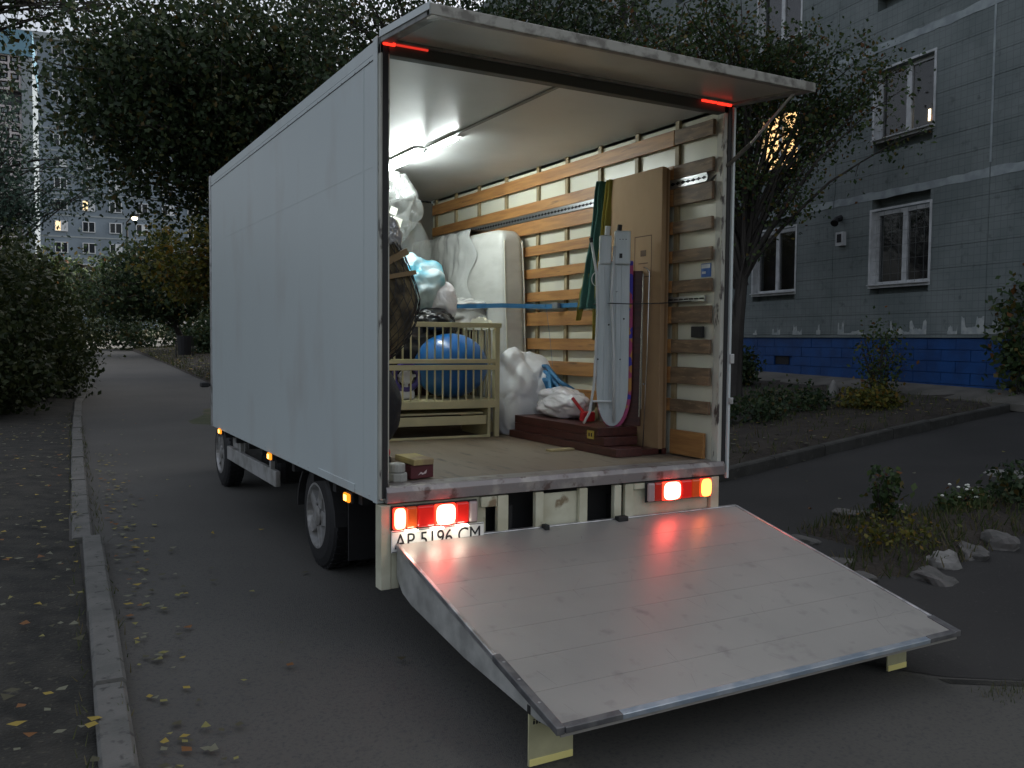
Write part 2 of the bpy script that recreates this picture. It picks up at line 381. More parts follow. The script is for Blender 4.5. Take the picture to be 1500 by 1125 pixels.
flapbox(-.004, BW+.03, .985, 1.015, -.045, .006, 'flap_edge_trim', mat('flap_alu', (.26, .26, .23), .5, metal=.2, col2=(.12, .115, .1), cscale=16, thr=(.45, .6)), fl, .004)
flapbox(-.006, .006, .0, 1.0, -.02, .012, 'flap_edge_trim', m_side, fl)
MB().tube([(BW-.02, -.53, 2.90), (BW-.02, -.2, 2.68)], .008, 8).build('strut_rod', m_alu, truck)
MB().tube([(BW-.02, -.2, 2.68), (BW-.055, .1, 2.50)], .013, 8).build('strut_body', mat('strut_grey', (.12, .12, .11), .4), truck)
# red markers, and a glowing strip for the reflection beside the left one
m_red1 = emis('red_glow', (1, .03, .015), 2.2)
m_red2 = emis('red_glow_soft', (1, .05, .03), .7)
t = MB().box(.01, .075, -.05, -.032, CZ-.006, CZ+.02).build('marker_lamp', m_red1, truck, bevel=.006)
MB().box(.08, .25, -.042, -.032, CZ+.0, CZ+.012).build('red_reflection_strip', m_red2, truck, bevel=.003)  # no lamp: glow stands in for the red lamp mirrored in the rail
MB().box(.0, .05, -.036, -.030, CZ+.03, CZ+.052).build('marker_cap', m_red2, truck, bevel=.003)
MB().box(2.02, 2.13, -.048, -.032, CZ-.002, CZ+.014).build('marker_lamp', m_red1, truck, bevel=.004)
MB().box(2.14, 2.25, -.048, -.032, CZ-.004, CZ+.016).build('marker_lamp', m_red1, truck, bevel=.004)
# rear underframe
def ubox(n, x0, x1, z0, z1, y0=-.045, y1=-.01, m=None, par=None):
    return MB().box(x0, x1, y0, y1, z0, z1).build(n, m or m_cream, par or truck, bevel=.004)
ubox('corner_bracket', .0, .055, .25, .675, -.045, .03)
ubox('corner_bracket', .0561, .10, .25, .55, -.040, -.02)
ubox('lamp_board', .056, .60, .42, .675, -.02, -.005)
ubox('bracket_plate', .56, .655, .62, .675)
ubox('underframe_post', .66, .725, .3, .675)
ubox('underframe_post', .895, .945, .3, .675)
ubox('lift_panel', .946, 1.18, .3, .66, -.02, -.005)
ubox('underframe_post', 1.181, 1.235, .3, .675)
ubox('underframe_post', 1.42, 1.47, .3, .675)
ubox('underframe_post', 1.50, 1.56, .3, .675, -.04)
ubox('bracket_plate', 1.561, 1.66, .64, .675)
ubox('lamp_board', 1.561, 2.14, .42, .64, -.02, -.005)
ubox('corner_bracket', 2.145, 2.21, .42, .675, -.045, .03)
ubox('cross_member', .06, 2.2, .3, .66, .12, .2, m_dark)
MB().box(.93, .96, -.09, -.046, .44, .5).build('latch', m_dark, truck, bevel=.006)
MB().box(1.42, 1.49, -.09, -.046, .46, .5).build('latch', m_dark, truck, bevel=.006)
# tail lamps
hotw = emis('brake_hot', (1, .09, .065), 24); hota = emis('position_hot', (1, .12, .06), 18)
def lensm(n, c, e, s): return mat(n, c, .15, emit=e, estr=s, coat=.5)
l_red = lensm('lens_red', (.3, .008, .006), (1, .02, .012), .32); l_redd = lensm('lens_dark_red', (.25, .02, .015), (1, .03, .01), .12)
l_amb = lensm('lens_amber', (.35, .05, .01), (1, .10, .01), .22); l_gr = lensm('lens_grey', (.35, .3, .3), (1, .2, .15), .02)
def tail(x0, segs, zb=.555, zt=.665):
    h = MB().box(x0-.005, x0+segs[-1][1]+.005, -.055, -.046, zb-.006, zt+.006).build('tail_lamp', m_black, truck, bevel=.003)
    for a, b, m in segs:
        hot = m.name.startswith(('brake', 'position'))
        l = MB().box(x0+a+.001, x0+b-.001, -.08, -.0555, zb, zt).build('lens', l_hot if hot else m, h, bevel=.01, seg=3)
        if hot:
            bm = bmesh.new(); bmesh.ops.create_icosphere(bm, subdivisions=3, radius=1)
            cx, cz, hx, hz = x0+(a+b)/2, (zb+zt)/2, (b-a)/2*.9, (zt-zb)/2*.97
            for v in bm.verts:
                p = v.co; v.co = Vector((cx+hx*math.copysign(abs(p.x)**.6, p.x), -.08+.010*p.y, cz+hz*math.copysign(abs(p.z)**.55, p.z)))
            me = bpy.data.meshes.new('lit_bulb'); bm.to_mesh(me); bm.free(); me.materials.append(m); me.shade_smooth(); link('lit_bulb', me, l)
    return h
l_hot = lensm('lens_lit_red', (.4, .01, .008), (1, .04, .015), 3.0)
tail(.055, [(0, .068, hota), (.068, .13, l_amb), (.13, .225, l_red), (.225, .345, hotw), (.345, .42, l_red), (.42, .47, l_gr)])
tail(1.64, [(0, .05, l_gr), (.05, .105, l_redd), (.105, .245, hotw), (.245, .33, l_red), (.33, .395, l_amb), (.395, .48, emis('position_hot2', (1, .2, .03), 10))], .565, .675)
# plate with lettering and its lamp
pl = MB().box(.05, .57, -.06, -.052, .435, .547).build('number_plate', mat('plate_white', (.8, .8, .76), .35), truck, bevel=.006)
MB().box(.054, .566, -.0615, -.0605, .439, .442).build('plate_border', m_black, pl)
MB().box(.054, .566, -.0615, -.0605, .540, .543).build('plate_border', m_black, pl)
fc = bpy.data.curves.new('plate_lettering', 'FONT'); fc.body = 'AP 5196 CM'; fc.size = .108; fc.extrude = .0008; fc.align_x = 'CENTER'
fc.materials.append(mat('plate_ink', (.01, .01, .012), .5)); fc.space_character = 1.0
ft = bpy.data.objects.new('plate_text_source', fc); COL.objects.link(ft); bpy.context.view_layer.update()
fme = bpy.data.meshes.new_from_object(ft.evaluated_get(bpy.context.evaluated_depsgraph_get())); bpy.data.objects.remove(ft)
if not fme.materials: fme.materials.append(MATS['plate_ink'])
fo = bpy.data.objects.new('plate_lettering', fme); COL.objects.link(fo); fo.parent = pl
fo.location = (.31, -.0612, .455); fo.rotation_euler = (R(90), 0, 0); fo.scale = (.86, 1, 1)
for x in (.14, .28, .42):
    MB().box(x-.03, x+.03, -.12, -.087, .548, .5535).build('plate_lamp', emis('plate_lamp', (1, .92, .75), 18), truck)
# side markers
m_amb = emis('amber_hot', (1, .5, .1), 6); m_ambd = emis('amber_soft', (1, .3, .02), 1.6)
for y, z in ((.48, .635), (2.2, .655), (4.0, .665)):
    h = MB().box(.01, .03, y-.05, y+.05, z-.03, z+.03).build('side_marker', m_dark, truck, bevel=.005)
    MB().box(-.008, .009, y-.045, y+.045, z-.024, z+.024).build('marker_lens', m_ambd, h, bevel=.01, seg=3)
    MB().box(-.012, -.0085, y-.022, y+.022, z-.016, z+.016).build('marker_bulb', m_amb, h, bevel=.005)
# chassis
MB().box(.72, .8, .05, 5.6, .42, .6).box(1.48, 1.56, .05, 5.6, .42, .6).build('chassis_rail', m_dark, truck)
for y in np.arange(.4, 4.3, .45):
    MB().box(.05, 2.23, y-.03, y+.03, .605, .685).build('floor_bearer', m_dark, truck)
MB().box(.25, .7, 2.9, 3.55, .32, .6).build('fuel_tank', m_dark, truck, bevel=.05)
m_gb = mat('guard_grey', (.36, .36, .35), .6, col2=(.22, .22, .2), cscale=6)
MB().box(.08, .12, 2.35, 4.1, .40, .52).build('side_guard', m_gb, truck, bevel=.008)
MB().box(.085, .115, 3.55, 3.60, .52, .68).box(.085, .115, 2.5, 2.55, .52, .68).build('guard_bracket', m_gb, truck)
MB().box(.13, .4, 3.62, 4.1, .36, .66).build('tool_box', m_gb, truck, bevel=.02)
# mud guard
def wheel(x, y, r, w, side, rimr, name='wheel'):
    z = r+T(x, y)
    s = -1 if side < 0 else 1
    e = bpy.data.objects.new(name, None); COL.objects.link(e); e.parent = truck
    prof = [(-w/2, rimr), (-w/2+.005, r*.82), (-w/2+.02, r*.95), (-w/2+.04, r), (w/2-.04, r), (w/2-.02, r*.95), (w/2-.005, r*.82), (w/2, rimr)]
    ty = MB().lathe(prof+[prof[0]], (x, y, z), 40, 0, cap=False).build('tyre', m_black, e, smooth=False)
    tr = MB()
    for k in range(40):
        a = 2*math.pi*k/40
        M = Matrix.Translation((x, y, z)) @ Matrix.Rotation(a, 4, 'X')
        tr.box(-w/2+.03, -.01, -.012, .012, r-.002, r+.006, M); tr.box(.01, w/2-.03, -.012+.02, .012+.02, r-.002, r+.006, M)
    tr.build('tread', m_black, e)['kind'] = 'stuff'
    rim = MB(); xo = x+s*(w/2-.02); m_rim = mat('rim_silver', (.55, .55, .54), .35, metal=.6, col2=(.35, .34, .32), cscale=12)
    rim.lathe([(-s*.06, .02), (-s*.06, rimr*.95), (-s*.02, rimr*1.0), (s*.02, rimr*1.0), (s*.02, rimr*.93), (-s*.045, rimr*.86), (-s*.05, .02)], (xo, y, z), 36, 0, cap=False)
    rm_ = rim.build('rim', m_rim, e)
    sp = MB()
    for k in range(5):
        M = Matrix.Translation((xo, y, z)) @ Matrix.Rotation(2*math.pi*k/5+.35, 4, 'X')
        P = [(-.055, .04), (.055, .04), (.035, rimr*.92), (-.035, rimr*.92)]
        V = [M @ Vector((sx, p[0], p[1])) for sx in (s*-.05, s*.005) for p in P]
        sp.add(V, [(0, 1, 2, 3), (7, 6, 5, 4), (0, 4, 5, 1), (1, 5, 6, 2), (2, 6, 7, 3), (3, 7, 4, 0)])
    sp.lathe([(-s*.06, .07), (s*.012, .065), (s*.02, .03)], (xo, y, z), 20, 0)
    sp.build('rim_spokes', m_rim, e)
for (x, sd) in ((.22, -1), (.42, 1), (1.86, -1), (2.06, 1)):
    wheel(x, 1.48, .345, .19, sd, .215)
for (x, sd) in ((.30, -1), (1.98, 1)):
    wheel(x, 5.05, .345, .2, sd, .215)
MB().prism([(1.48+.43*math.cos(a), .345+.36*math.sin(a)) for a in np.linspace(0, math.pi, 13)]+[(1.48+.41*math.cos(a), .345+.34*math.sin(a)) for a in np.linspace(math.pi, 0, 13)], .12, .53, 0).build('mudguard', m_dark, truck)
MB().prism([(1.48+.43*math.cos(a), .345+.36*math.sin(a)) for a in np.linspace(0, math.pi, 13)]+[(1.48+.41*math.cos(a), .345+.34*math.sin(a)) for a in np.linspace(math.pi, 0, 13)], 1.75, 2.16, 0).build('mudguard', m_dark, truck)
MB().box(.14, .5, .86, .875, .18, .58).build('mud_flap', m_black, truck)
# cab
m_cab = mat('cab_paint', (.68, .7, .7), .3, coat=.4)
cabp = [(4.45, .38), (4.45, 2.35), (4.9, 2.45), (5.35, 2.35), (5.75, 1.95), (6.0, 1.45), (6.45, 1.25), (6.62, .95), (6.66, .45), (6.5, .32)]
cabp = [(y if y < 5 else 5+(y-5)*.72, z) for y, z in cabp]
MB().prism(cabp, .38, 1.9, 0).build('cab_body', m_cab, truck, bevel=.06, seg=4)
m_gl = mat('dark_glass', (.01, .012, .014), .05, coat=.5)
for x0, x1 in ((.366, .379), (1.901, 1.914)):
    MB().prism([(4.75, 1.45), (4.75, 2.1), (5.15, 2.1), (5.4, 1.8), (5.55, 1.45)], x0, x1, 0).build('side_window', m_gl, truck)
MB().prism([(5.28, 2.31), (5.31, 2.34), (5.745, 1.49), (5.715, 1.46)], .48, 1.8, 0).build('windscreen', m_gl, truck)
for s, x in ((-1, .36), (1, 1.92)):
    a = MB().box(min(x, x+s*-.08), max(x, x+s*-.08), 5.2, 5.24, 1.5, 1.56).build('mirror_arm', m_black, truck)
    MB().box(min(x, x+s*.16), max(x, x+s*.16), 5.16, 5.24, 1.38, 1.72).build('mirror', m_black, truck, bevel=.03)
MB().box(.45, .7, 6.14, 6.2, .75, .95).build('headlight', m_gl, truck, bevel=.02); MB().box(1.58, 1.83, 6.14, 6.2, .75, .95).build('headlight', m_gl, truck, bevel=.02)
MB().box(.42, 1.86, 6.16, 6.26, .35, .6).build('bumper', m_dark, truck, bevel=.03)
MB().box(-.09, -.02, 4.37, 4.47, 1.04, 1.085).box(-.03, .02, 4.38, 4.40, 1.05, 1.075).build('side_fitting', m_black, truck, bevel=.01)

# tail lift
lift = bpy.data.objects.new('tail_lift_platform', None); COL.objects.link(lift); lift.parent = truck
PA, PB = (-.052, .480), (-1.557, .122)   # y, z inner and outer
def PT(x, t, dz=0):
    """point on the platform's top"""
    sh = .077+.02*t
    return (sh+x, PA[0]+(PB[0]-PA[0])*t, PA[1]+(PB[1]-PA[1])*t+dz)
m_plat = mat('platform_aluminium', (.40, .385, .355), .42, metal=.35, bump=.0006, bscale=220, col2=(.34, .33, .305), cscale=2.2, thr=(.3, .7), stretch=(1, 1, 1), col3=(.25, .24, .225), c3scale=9, c3thr=(.6, .8))
m_plats = mat('platform_side', (.46, .46, .43), .5, metal=.2, bump=.002, bscale=18, col2=(.3, .3, .28), cscale=7)
m_trim = mat('platform_trim', (.62, .62, .63), .28, metal=.8, col2=(.4, .4, .4), cscale=12)
m_pcap = mat('corner_cap_dark', (.1, .1, .105), .45, metal=.4, bump=.001, bscale=30, col2=(.16, .16, .16), cscale=14)
def plank(t0, t1, x0, x1, lo, hi, name, m, bev=0, lo2=None, par=None):
    lo2 = lo if lo2 is None else lo2
    V = [PT(x, t, dz) for t, l in ((t0, lo), (t1, lo2)) for x, dz in ((x0, l), (x1, l), (x1, hi), (x0, hi))]
    return MB().add(V, [(0, 1, 2, 3), (7, 6, 5, 4), (0, 4, 5, 1), (1, 5, 6, 2), (2, 6, 7, 3), (3, 7, 4, 0)]).build(name, m, par or lift, bevel=bev)
n = 7
def th(t): return -.20+.165*min(1, t/.9)
for i in range(n):
    t0, t1 = .003+i*.993/n, .003+(i+1)*.993/n
    plank(t0+.0005, t1-.0005, .016, 2.262, max(-.035, th(t0)), 0, 'deck_plank', m_plat, 0)
# under body: deep wedge ribs on both sides
def sideweb(x0, x1):
    pr = [(0.0, -.005), (.0, -.17), (.05, -.215), (.12, -.22), (.5, -.16), (.9, -.06), (.985, -.02), (.985, -.005)]
    V = [PT(x, t, dz) for x in (x0, x1) for t, dz in pr]; k = len(pr)
    MB().add(V, [tuple(range(k)), tuple(range(2*k-1, k-1, -1))]+[(i, i+k, (i+1) % k+k, (i+1) % k) for i in range(k)]).build('side_web', m_plats, lift, bevel=.003)
sideweb(.004, .0155); sideweb(2.2625, 2.274)
for x in (.5, .95, 1.4, 1.85):
    pr = [(0.02, -.036), (.02, -.17), (.12, -.2), (.5, -.13), (.9, -.045), (.9, -.036)]
    V = [PT(xx, t, dz) for xx in (x, x+.03) for t, dz in pr]; k = len(pr)
    MB().add(V, [tuple(range(k)), tuple(range(2*k-1, k-1, -1))]+[(i, i+k, (i+1) % k+k, (i+1) % k) for i in range(k)]).build('rib', m_plats, lift)
plank(0, .68, -.004, .014, -.02, .006, 'edge_trim', m_trim, .003)
plank(.68, 1.0, -.006, .03, -.022, .007, 'corner_cap', m_pcap, .003)
plank(0, .9, 2.264, 2.28, -.02, .006, 'edge_trim', m_trim, .003)
plank(.9, 1.0, 2.24, 2.284, -.022, .007, 'corner_cap', m_pcap, .003)
plank(.985, 1.004, .03, .28, -.016, .006, 'corner_cap', m_pcap, .002)
plank(.985, 1.004, .281, 2.05, -.016, .004, 'tip_trim', mat('tip_trim_blue', (.33, .40, .48), .3, metal=.6, col2=(.5, .55, .6), cscale=10), .002)
plank(.985, 1.004, 2.051, 2.24, -.016, .006, 'corner_cap', m_pcap, .002)
plank(-.012, .0, .0, 2.28, -.03, .004, 'hinge_edge', m_trim, .003)
sc_ = MB()
for k in range(46):
    x, t_ = random.uniform(.1, 2.15), random.uniform(.06, .95); l_, a_ = random.uniform(.02, .16), random.gauss(0, .5)
    p = Vector(PT(x, t_, .0006)); q_ = Vector(PT(min(2.2, x+l_*math.sin(a_)), min(.97, t_+l_*math.cos(a_)/1.6), .0006)); d_ = Vector((math.cos(a_), math.sin(a_)*.5, 0))*random.uniform(.0007, .002)
    sc_.add([p-d_, p+d_, q_+d_*.3, q_-d_*.3], [(0, 1, 2, 3)])
sc_.build('scratches', mat('scratch', (.25, .24, .23), .5, metal=.3), lift, recalc=False)['kind'] = 'stuff'
rv = MB()
for t in (.72, .80, .9):
    c = PT(.014, t, .009); rv.lathe([(-.002, .007), (.0, .005)], c, 8, 2)
for t in (.72, .80, .9):
    c = PT(2.262, t, .009); rv.lathe([(-.002, .007), (.0, .005)], c, 8, 2)
rv.build('rivets', m_trim, lift)['kind'] = 'stuff'
# warning flags hanging from the outer end
m_flag = mat('flag_yellow_vinyl', (.52, .50, .30), .6, bump=.001, bscale=15, col2=(.42, .40, .24), cscale=6)
m_strip = mat('reflective_strip', (.9, .8, .3), .3, emit=None)
def flag(x0, x1, y, ztop, zb, mark):
    f = MB().box(x0, x1, y-.004, y+.004, zb, ztop).build('warning_flag', m_flag, truck, bevel=.002)
    MB().box(x0+.003, x1-.003, y-.009, y-.0045, zb, zb+.028).build('reflector_strip', m_strip, f, bevel=.002)
    MB().box(x0, x1, y-.01, y+.01, ztop-.012, ztop+.02).build('flag_clamp', m_dark, f)
    if mark:
        q = MB()
        for i in range(3):
            q.box(x0+.018+i*.013, x0+.026+i*.013, y-.0055, y-.0045, ztop-.055, ztop-.042)
            q.box(x0+.018+i*.013, x0+.0265+i*.013, y-.0055, y-.0045, ztop-.039, ztop-.036)
        q.build('flag_print', m_black, f)
    return f
flag(.095, .295, -1.35, .115, -.10, True)
flag(2.12, 2.26, -1.35, .115, -.095, False)
# lift arms under the deck
for x in (.6, 1.6):
    MB().box(x, x+.08, -.5, .3, .27, .33).build('lift_arm', m_dark, truck, bevel=.01)

# ------------------------------------------------------------------ cargo
def crumple(name, c, rad, m, parent=None, seed=0, amp=.12, fr=2.2, fine=.02, sub=6, flatb=None, shape=None, sq=1.0, smooth=True):
    """a soft bag or lump: broad bulges plus straight creases running in random directions"""
    bm = bmesh.new(); bmesh.ops.create_icosphere(bm, subdivisions=sub, radius=1)
    rs = random.Random(seed*91+5); c = Vector(c); rad = Vector(rad); o = Vector((seed*7.3, seed*3.1, seed*1.7))
    cr_ = []
    for k in range(16):
        d = Vector([rs.gauss(0, 1) for _ in range(3)]).normalized()
        cr_.append((d, rs.uniform(1.0, 2.6)*fr*.55, rs.uniform(0, 6), rs.uniform(.5, 1.3), Vector([rs.uniform(-9, 9) for _ in range(3)])))
    for k in range(14):
        d = Vector([rs.gauss(0, 1) for _ in range(3)]).normalized()
        cr_.append((d, rs.uniform(2.8, 5.5)*fr*.55, rs.uniform(0, 6), rs.uniform(.2, .5), Vector([rs.uniform(-9, 9) for _ in range(3)])))
    for v in bm.verts:
        p = v.co.copy()
        if sq != 1: p = Vector([math.copysign(abs(a)**sq, a) for a in p])
        q = p*fr*.6+o
        r = 1+amp*1.5*noise.noise(q)
        if fine:
            wv = Vector((noise.noise(q*1.7), noise.noise(q*1.7+Vector((9, 0, 0))), noise.noise(q*1.7+Vector((0, 9, 0)))))*.28
            for (d, f_, ph, w_, of) in cr_:
                msk = noise.noise(p*1.4+of)+.12
                if msk > 0:
                    t = (p+wv).dot(d)*f_+ph; t = abs((t % 2)-1)
                    r += fine*1.9*w_*min(1, msk*2.5)*(t**.7-.55)
        if shape: p = shape(p)
        w = c+Vector((p.x*rad.x, p.y*rad.y, p.z*rad.z))*r
        if flatb is not None and w.z < flatb: w.z = flatb+(w.z-flatb)*.04
        v.co = w
    me = bpy.data.meshes.new(name); bm.to_mesh(me); bm.free(); me.materials.append(m)
    if smooth: me.shade_smooth()
    return link(name, me, parent)
m_wrap = mat('clear_wrap', (.66, .67, .65), .16, bump=.012, bscale=9, col2=(.56, .57, .55), cscale=3, coat=.6)
m_cloud = mat('cloudy_plastic', (.36, .37, .36), .2, bump=.008, bscale=9, col2=(.22, .23, .22), cscale=4, coat=.4); m_cloud.node_tree.nodes['Principled BSDF'].inputs['Alpha'].default_value = .42
m_mat = mat('mattress_fabric', (.66, .66, .62), .45, bump=.0015, bscale=55, stretch=(1, 1, 3), col2=(.58, .58, .54), cscale=4, coat=.15)
m_pipe = mat('piping', (.72, .7, .6), .5)
m_film = mat('stretch_film', (.74, .74, .72), .16, bump=.008, bscale=12, col2=(.62, .62, .6), cscale=5, coat=.5)
m_wsack = mat('white_sack_plastic', (.82, .83, .85), .35, bump=.015, bscale=7)
m_wbag = mat('thin_white_bag', (.74, .72, .76), .25, bump=.006, bscale=14, coat=.3)
m_maroon = mat('maroon_wood', (.075, .022, .018), .35, bump=.0006, bscale=30, col2=(.05, .016, .014), cscale=6, stretch=(8, 1, 8))
m_cream2 = mat('crib_cream_paint', (.62, .56, .33), .4, col2=(.55, .5, .3), cscale=5)

# dresser
dr = thing('chest_of_drawers', 'dark maroon wooden chest behind the cot, wrapped with film on top', 'chest', (0, 0, 0))
MB().box(.25, 1.92, 2.75, 4.1, ZF+.002, 1.575).build('carcass', m_maroon, dr, bevel=.006)
for z in (.80, 1.06, 1.32):
    MB().box(.3, 1.05, 2.73, 2.749, z, z+.24).build('drawer_front', m_maroon, dr, bevel=.004)
    MB().box(1.1, 1.88, 2.73, 2.749, z, z+.24).build('drawer_front', m_maroon, dr, bevel=.004)
MB().box(.25, 1.94, 2.7, 4.1, 1.576, 1.60).build('top_board', m_maroon, dr, bevel=.004)
w = crumple('wrapped_bundle', (1.56, 2.80, 1.71), (.46, .26, .145), m_film, seed=3, amp=.10, fr=3.5, fine=.05, flatb=1.602, sq=.6)
tag(w, 'low white bundle in shiny stretch film lying under the strap', 'bundle')
# mattress on its edge
def slabmesh(x0, x1, y0, y1, z0, z1, nx, ny, nz, r, fn):
    b = bmesh.new(); bmesh.ops.create_cube(b, size=1)
    bmesh.ops.subdivide_edges(b, edges=b.edges, cuts=24, use_grid_fill=True)
    cx, cy, cz = (x0+x1)/2, (y0+y1)/2, (z0+z1)/2; hx, hy, hz = (x1-x0)/2, (y1-y0)/2, (z1-z0)/2
    for v in b.verts:
        p = Vector((v.co.x*2*hx, v.co.y*2*hy, v.co.z*2*hz))
        q = Vector((max(-hx+r, min(hx-r, p.x)), max(-hy+r, min(hy-r, p.y)), max(-hz+r, min(hz-r, p.z))))
        d = p-q
        if d.length > 1e-6: p = q+d.normalized()*r*(max(abs(d.x), abs(d.y), abs(d.z))/r)
        v.co = fn(p+Vector((cx, cy, cz)))
    return b
mt = thing('mattress', 'white mattress standing on edge in plastic wrap against the right slatted wall', 'mattress')
def mfn(p):
    lean = (1.6-p.z)*.045 if p.z > 1.2 else .018
    n_ = noise.noise(Vector((p.x*3, p.y*3, p.z*3)))*.02
    bulge = -.05*math.exp(-((p.y-2.9)/.5)**2)*math.exp(-((p.z-1.9)/.35)**2)
    s = 1 if p.x > 2.05 else -1
    arc = -.12*max(0, (p.y-2.45)/1.7)*0
    zz = p.z
    if p.z > 2.0: zz -= .25*max(0, (2.42-p.y))**1.5*2
    return Vector((p.x+(n_+bulge)*(s < 0)+lean*.3, p.y+.10*max(0, p.z-1.85)-.02*noise.noise(p*2), zz))
b = slabmesh(1.95, 2.165, 2.27, 4.15, ZF+.003, 2.43, 0, 0, 0, .06, mfn)
me = bpy.data.meshes.new('mattress_body'); b.to_mesh(me); b.free(); me.materials.append(m_mat); me.shade_smooth(); link('mattress_body', me, mt)
def pipe(xp):
    P = []
    for a in np.linspace(0, 1, 30):
        z = ZF+.05+(2.36-ZF-.05)*a; P.append(mfn(Vector((xp, 2.275, z)))+Vector((0, -.004, 0)))
    return P
MB().tube(pipe(1.985), .006, 6).build('piping', m_pipe, mt, smooth=True)
MB().tube(pipe(2.15), .007, 6).build('piping', m_pipe, mt, smooth=True)
# plastic around the far part of the mattress
wp = MB(); V = []; Fq = []; nu, nv = 80, 110
for i in range(nu+1):
    for j in range(nv+1):
        y = 2.78+(4.1-2.78)*i/nu; s = j/nv
        if s < .8: x, z = 1.945, .9+(2.43-.9)*s/.8
        else: x, z = 1.945+.23*(s-.8)/.2, 2.455
        p = mfn(Vector((x, y, z))); q = Vector((y*3.2+z*.8, z*2.2-y, 1.3))
        cr_ = (noise.ridged_multi_fractal(q, 1, 2, 4, 1, 2)-1.1)*.017+.008*noise.noise(q*4)
        edge = .012*math.sin(s*23)+.05*noise.noise(Vector((s*8, 0, 4)))
        k_ = max(0, 1-i/9)
        if s < .8: p.x -= (.030+cr_)*min(1, .12+i/14); p.y += edge*k_*2.5
        else: p.z += .014+cr_*.6; p.x -= .01
        V.append(p)
for i in range(nu):
    for j in range(nv):
        a = i*(nv+1)+j; Fq.append((a, a+1, a+nv+2, a+nv+1))
wp.add(V, Fq).build('plastic_wrap', m_wrap, mt, smooth=True)

# tall clear-wrapped roll and items
cl = crumple('wrapped_roll', (1.16, 2.72, 2.60), (.19, .2, .27), m_cloud, seed=11, amp=.16, fr=2.2, fine=.05)
cl2 = crumple('roll_lower', (1.24, 2.9, 2.1), (.27, .22, .48), m_cloud, cl, seed=12, amp=.18, fr=1.6, fine=.04, flatb=1.603)
tag(cl, 'tall cloudy clear plastic bundle reaching up to the ceiling lamp', 'bundle')
lb = MB().box(-.03, .03, -.002, .002, -.03, .03, Matrix.Translation((1.06, 2.49, 2.52)) @ Matrix.Rotation(.3, 4, 'Y')).box(-.04, .04, -.002, .002, -.04, .04, Matrix.Translation((1.085, 2.485, 2.43)) @ Matrix.Rotation(.3, 4, 'Y')).build('paper_label', mat('label_paper', (.7, .7, .6), .6), cl)
bg = crumple('blue_white_bag', (1.20, 2.45, 1.89), (.24, .22, .27), mat('blue_film_bag', (.55, .68, .72), .25, bump=.006, bscale=12, col2=(.10, .42, .55), cscale=4.5, thr=(.42, .62), coat=.3), seed=5, amp=.16, fr=2, fine=.05)
tag(bg, 'light blue and white plastic bag with crinkled film beside the mesh sack', 'bag')
b2 = crumple('white_pouch', (1.40, 2.35, 1.80), (.14, .12, .16), m_wbag, seed=8, amp=.12, fr=1.5, fine=.03, shape=lambda p: Vector((p.x+.25*max(0, -p.z), p.y, p.z)))
tag(b2, 'small smooth white bag leaning out over the cot rail', 'bag')
bk = crumple('black_bag', (1.32, 2.32, 1.63), (.22, .18, .12), mat('black_plastic_bag', (.012, .012, .014), .3, bump=.006, bscale=14), seed=9, amp=.18, fr=2.2, fine=.05)
tag(bk, 'black bag bulging above the top rail of the cot', 'bag')
bk2 = crumple('dark_bag', (1.05, 2.3, 1.43), (.36, .17, .22), MATS['black_plastic_bag'], seed=14, amp=.15, fr=2, fine=.04)
tag(bk2, 'large dark bag stuffed behind the upper cot bars', 'bag')

# crib
crib = thing('baby_cot', 'cream wooden baby cot with vertical bars, standing on the truck floor', 'cot', (1.67, 1.82, ZF), R(-2.5))
m_ = m_cream2
def cb(n, x0, x1, y0, y1, z0, z1, bev=.004): return MB().box(x0, x1, y0, y1, z0, z1).build(n, m_, crib, bevel=bev)
Lc, Dc = 1.22, .62
for x in (-.04, -Lc):
    for y in (0, Dc): cb('corner_post', x, x+.04, y, y+.035, .0, .855)
cb('top_rail', -Lc-.02, .01, -.01, .03, .835, .872)
cb('middle_rail', -Lc+.04, -.04, -.003, .022, .565, .598); cb('middle_rail', -Lc+.04, -.04, -.004, .021, .515, .553)
cb('bottom_rail', -Lc+.04, -.04, -.006, .024, .225, .285)
k = 0; x = -.085
while x > -Lc+.06:
    cb('bar', x-.012, x, .004, .016, .599, .834, .003); cb('bar', x-.012, x, .003, .015, .286, .514, .003); x -= .063
for y in np.arange(.07, Dc-.02, .065):
    cb('end_bar', -.026, -.014, y, y+.013, .29, .82, .003); cb('end_bar', -Lc+.014, -Lc+.026, y, y+.013, .29, .82, .003)
for xx in (-.04, -Lc):
    cb('end_rail', xx+.005, xx+.035, .036, Dc-.001, .23, .289)
    P = [(.036, .82)]+[(.036+t*(Dc-.037), .845+.075*math.sin(math.pi*t)+.008*math.sin(t*38)) for t in np.linspace(0, 1, 30)]+[(Dc-.001, .82)]
    MB().prism(P, xx+.006, xx+.03, 0).build('scalloped_headboard', mat('cot_white', (.66, .63, .5), .4), crib)
x = -.085
cb('back_rail', -Lc+.04, -.041, Dc+.004, Dc+.03, .835, .87); cb('back_rail', -Lc+.04, -.041, Dc+.004, Dc+.03, .23, .28)
while x > -Lc+.06:
    cb('back_bar', x-.012, x, Dc+.011, Dc+.023, .281, .834, .003); x -= .063
cb('mattress_board', -Lc+.04, -.041, .036, Dc-.001, .265, .289)
cb('drawer_shelf', -Lc+.05, -.12, .04, .5, .175, .19); cb('drawer_front', -Lc+.05, -.11, .0, .018, .10, .168)
cb('drawer_side', -.1, -.075, .0, .5, .0, .224); cb('foot_rail', -Lc+.04, -.075, -.002, .02, .0, .018)
q = MB().prism([(.05, .0), (.5, .0), (.42, .0)]+[(.28+.24*math.cos(a), .03+.2*math.sin(a)) for a in np.linspace(0, math.pi, 14)], .002, .018, 0)
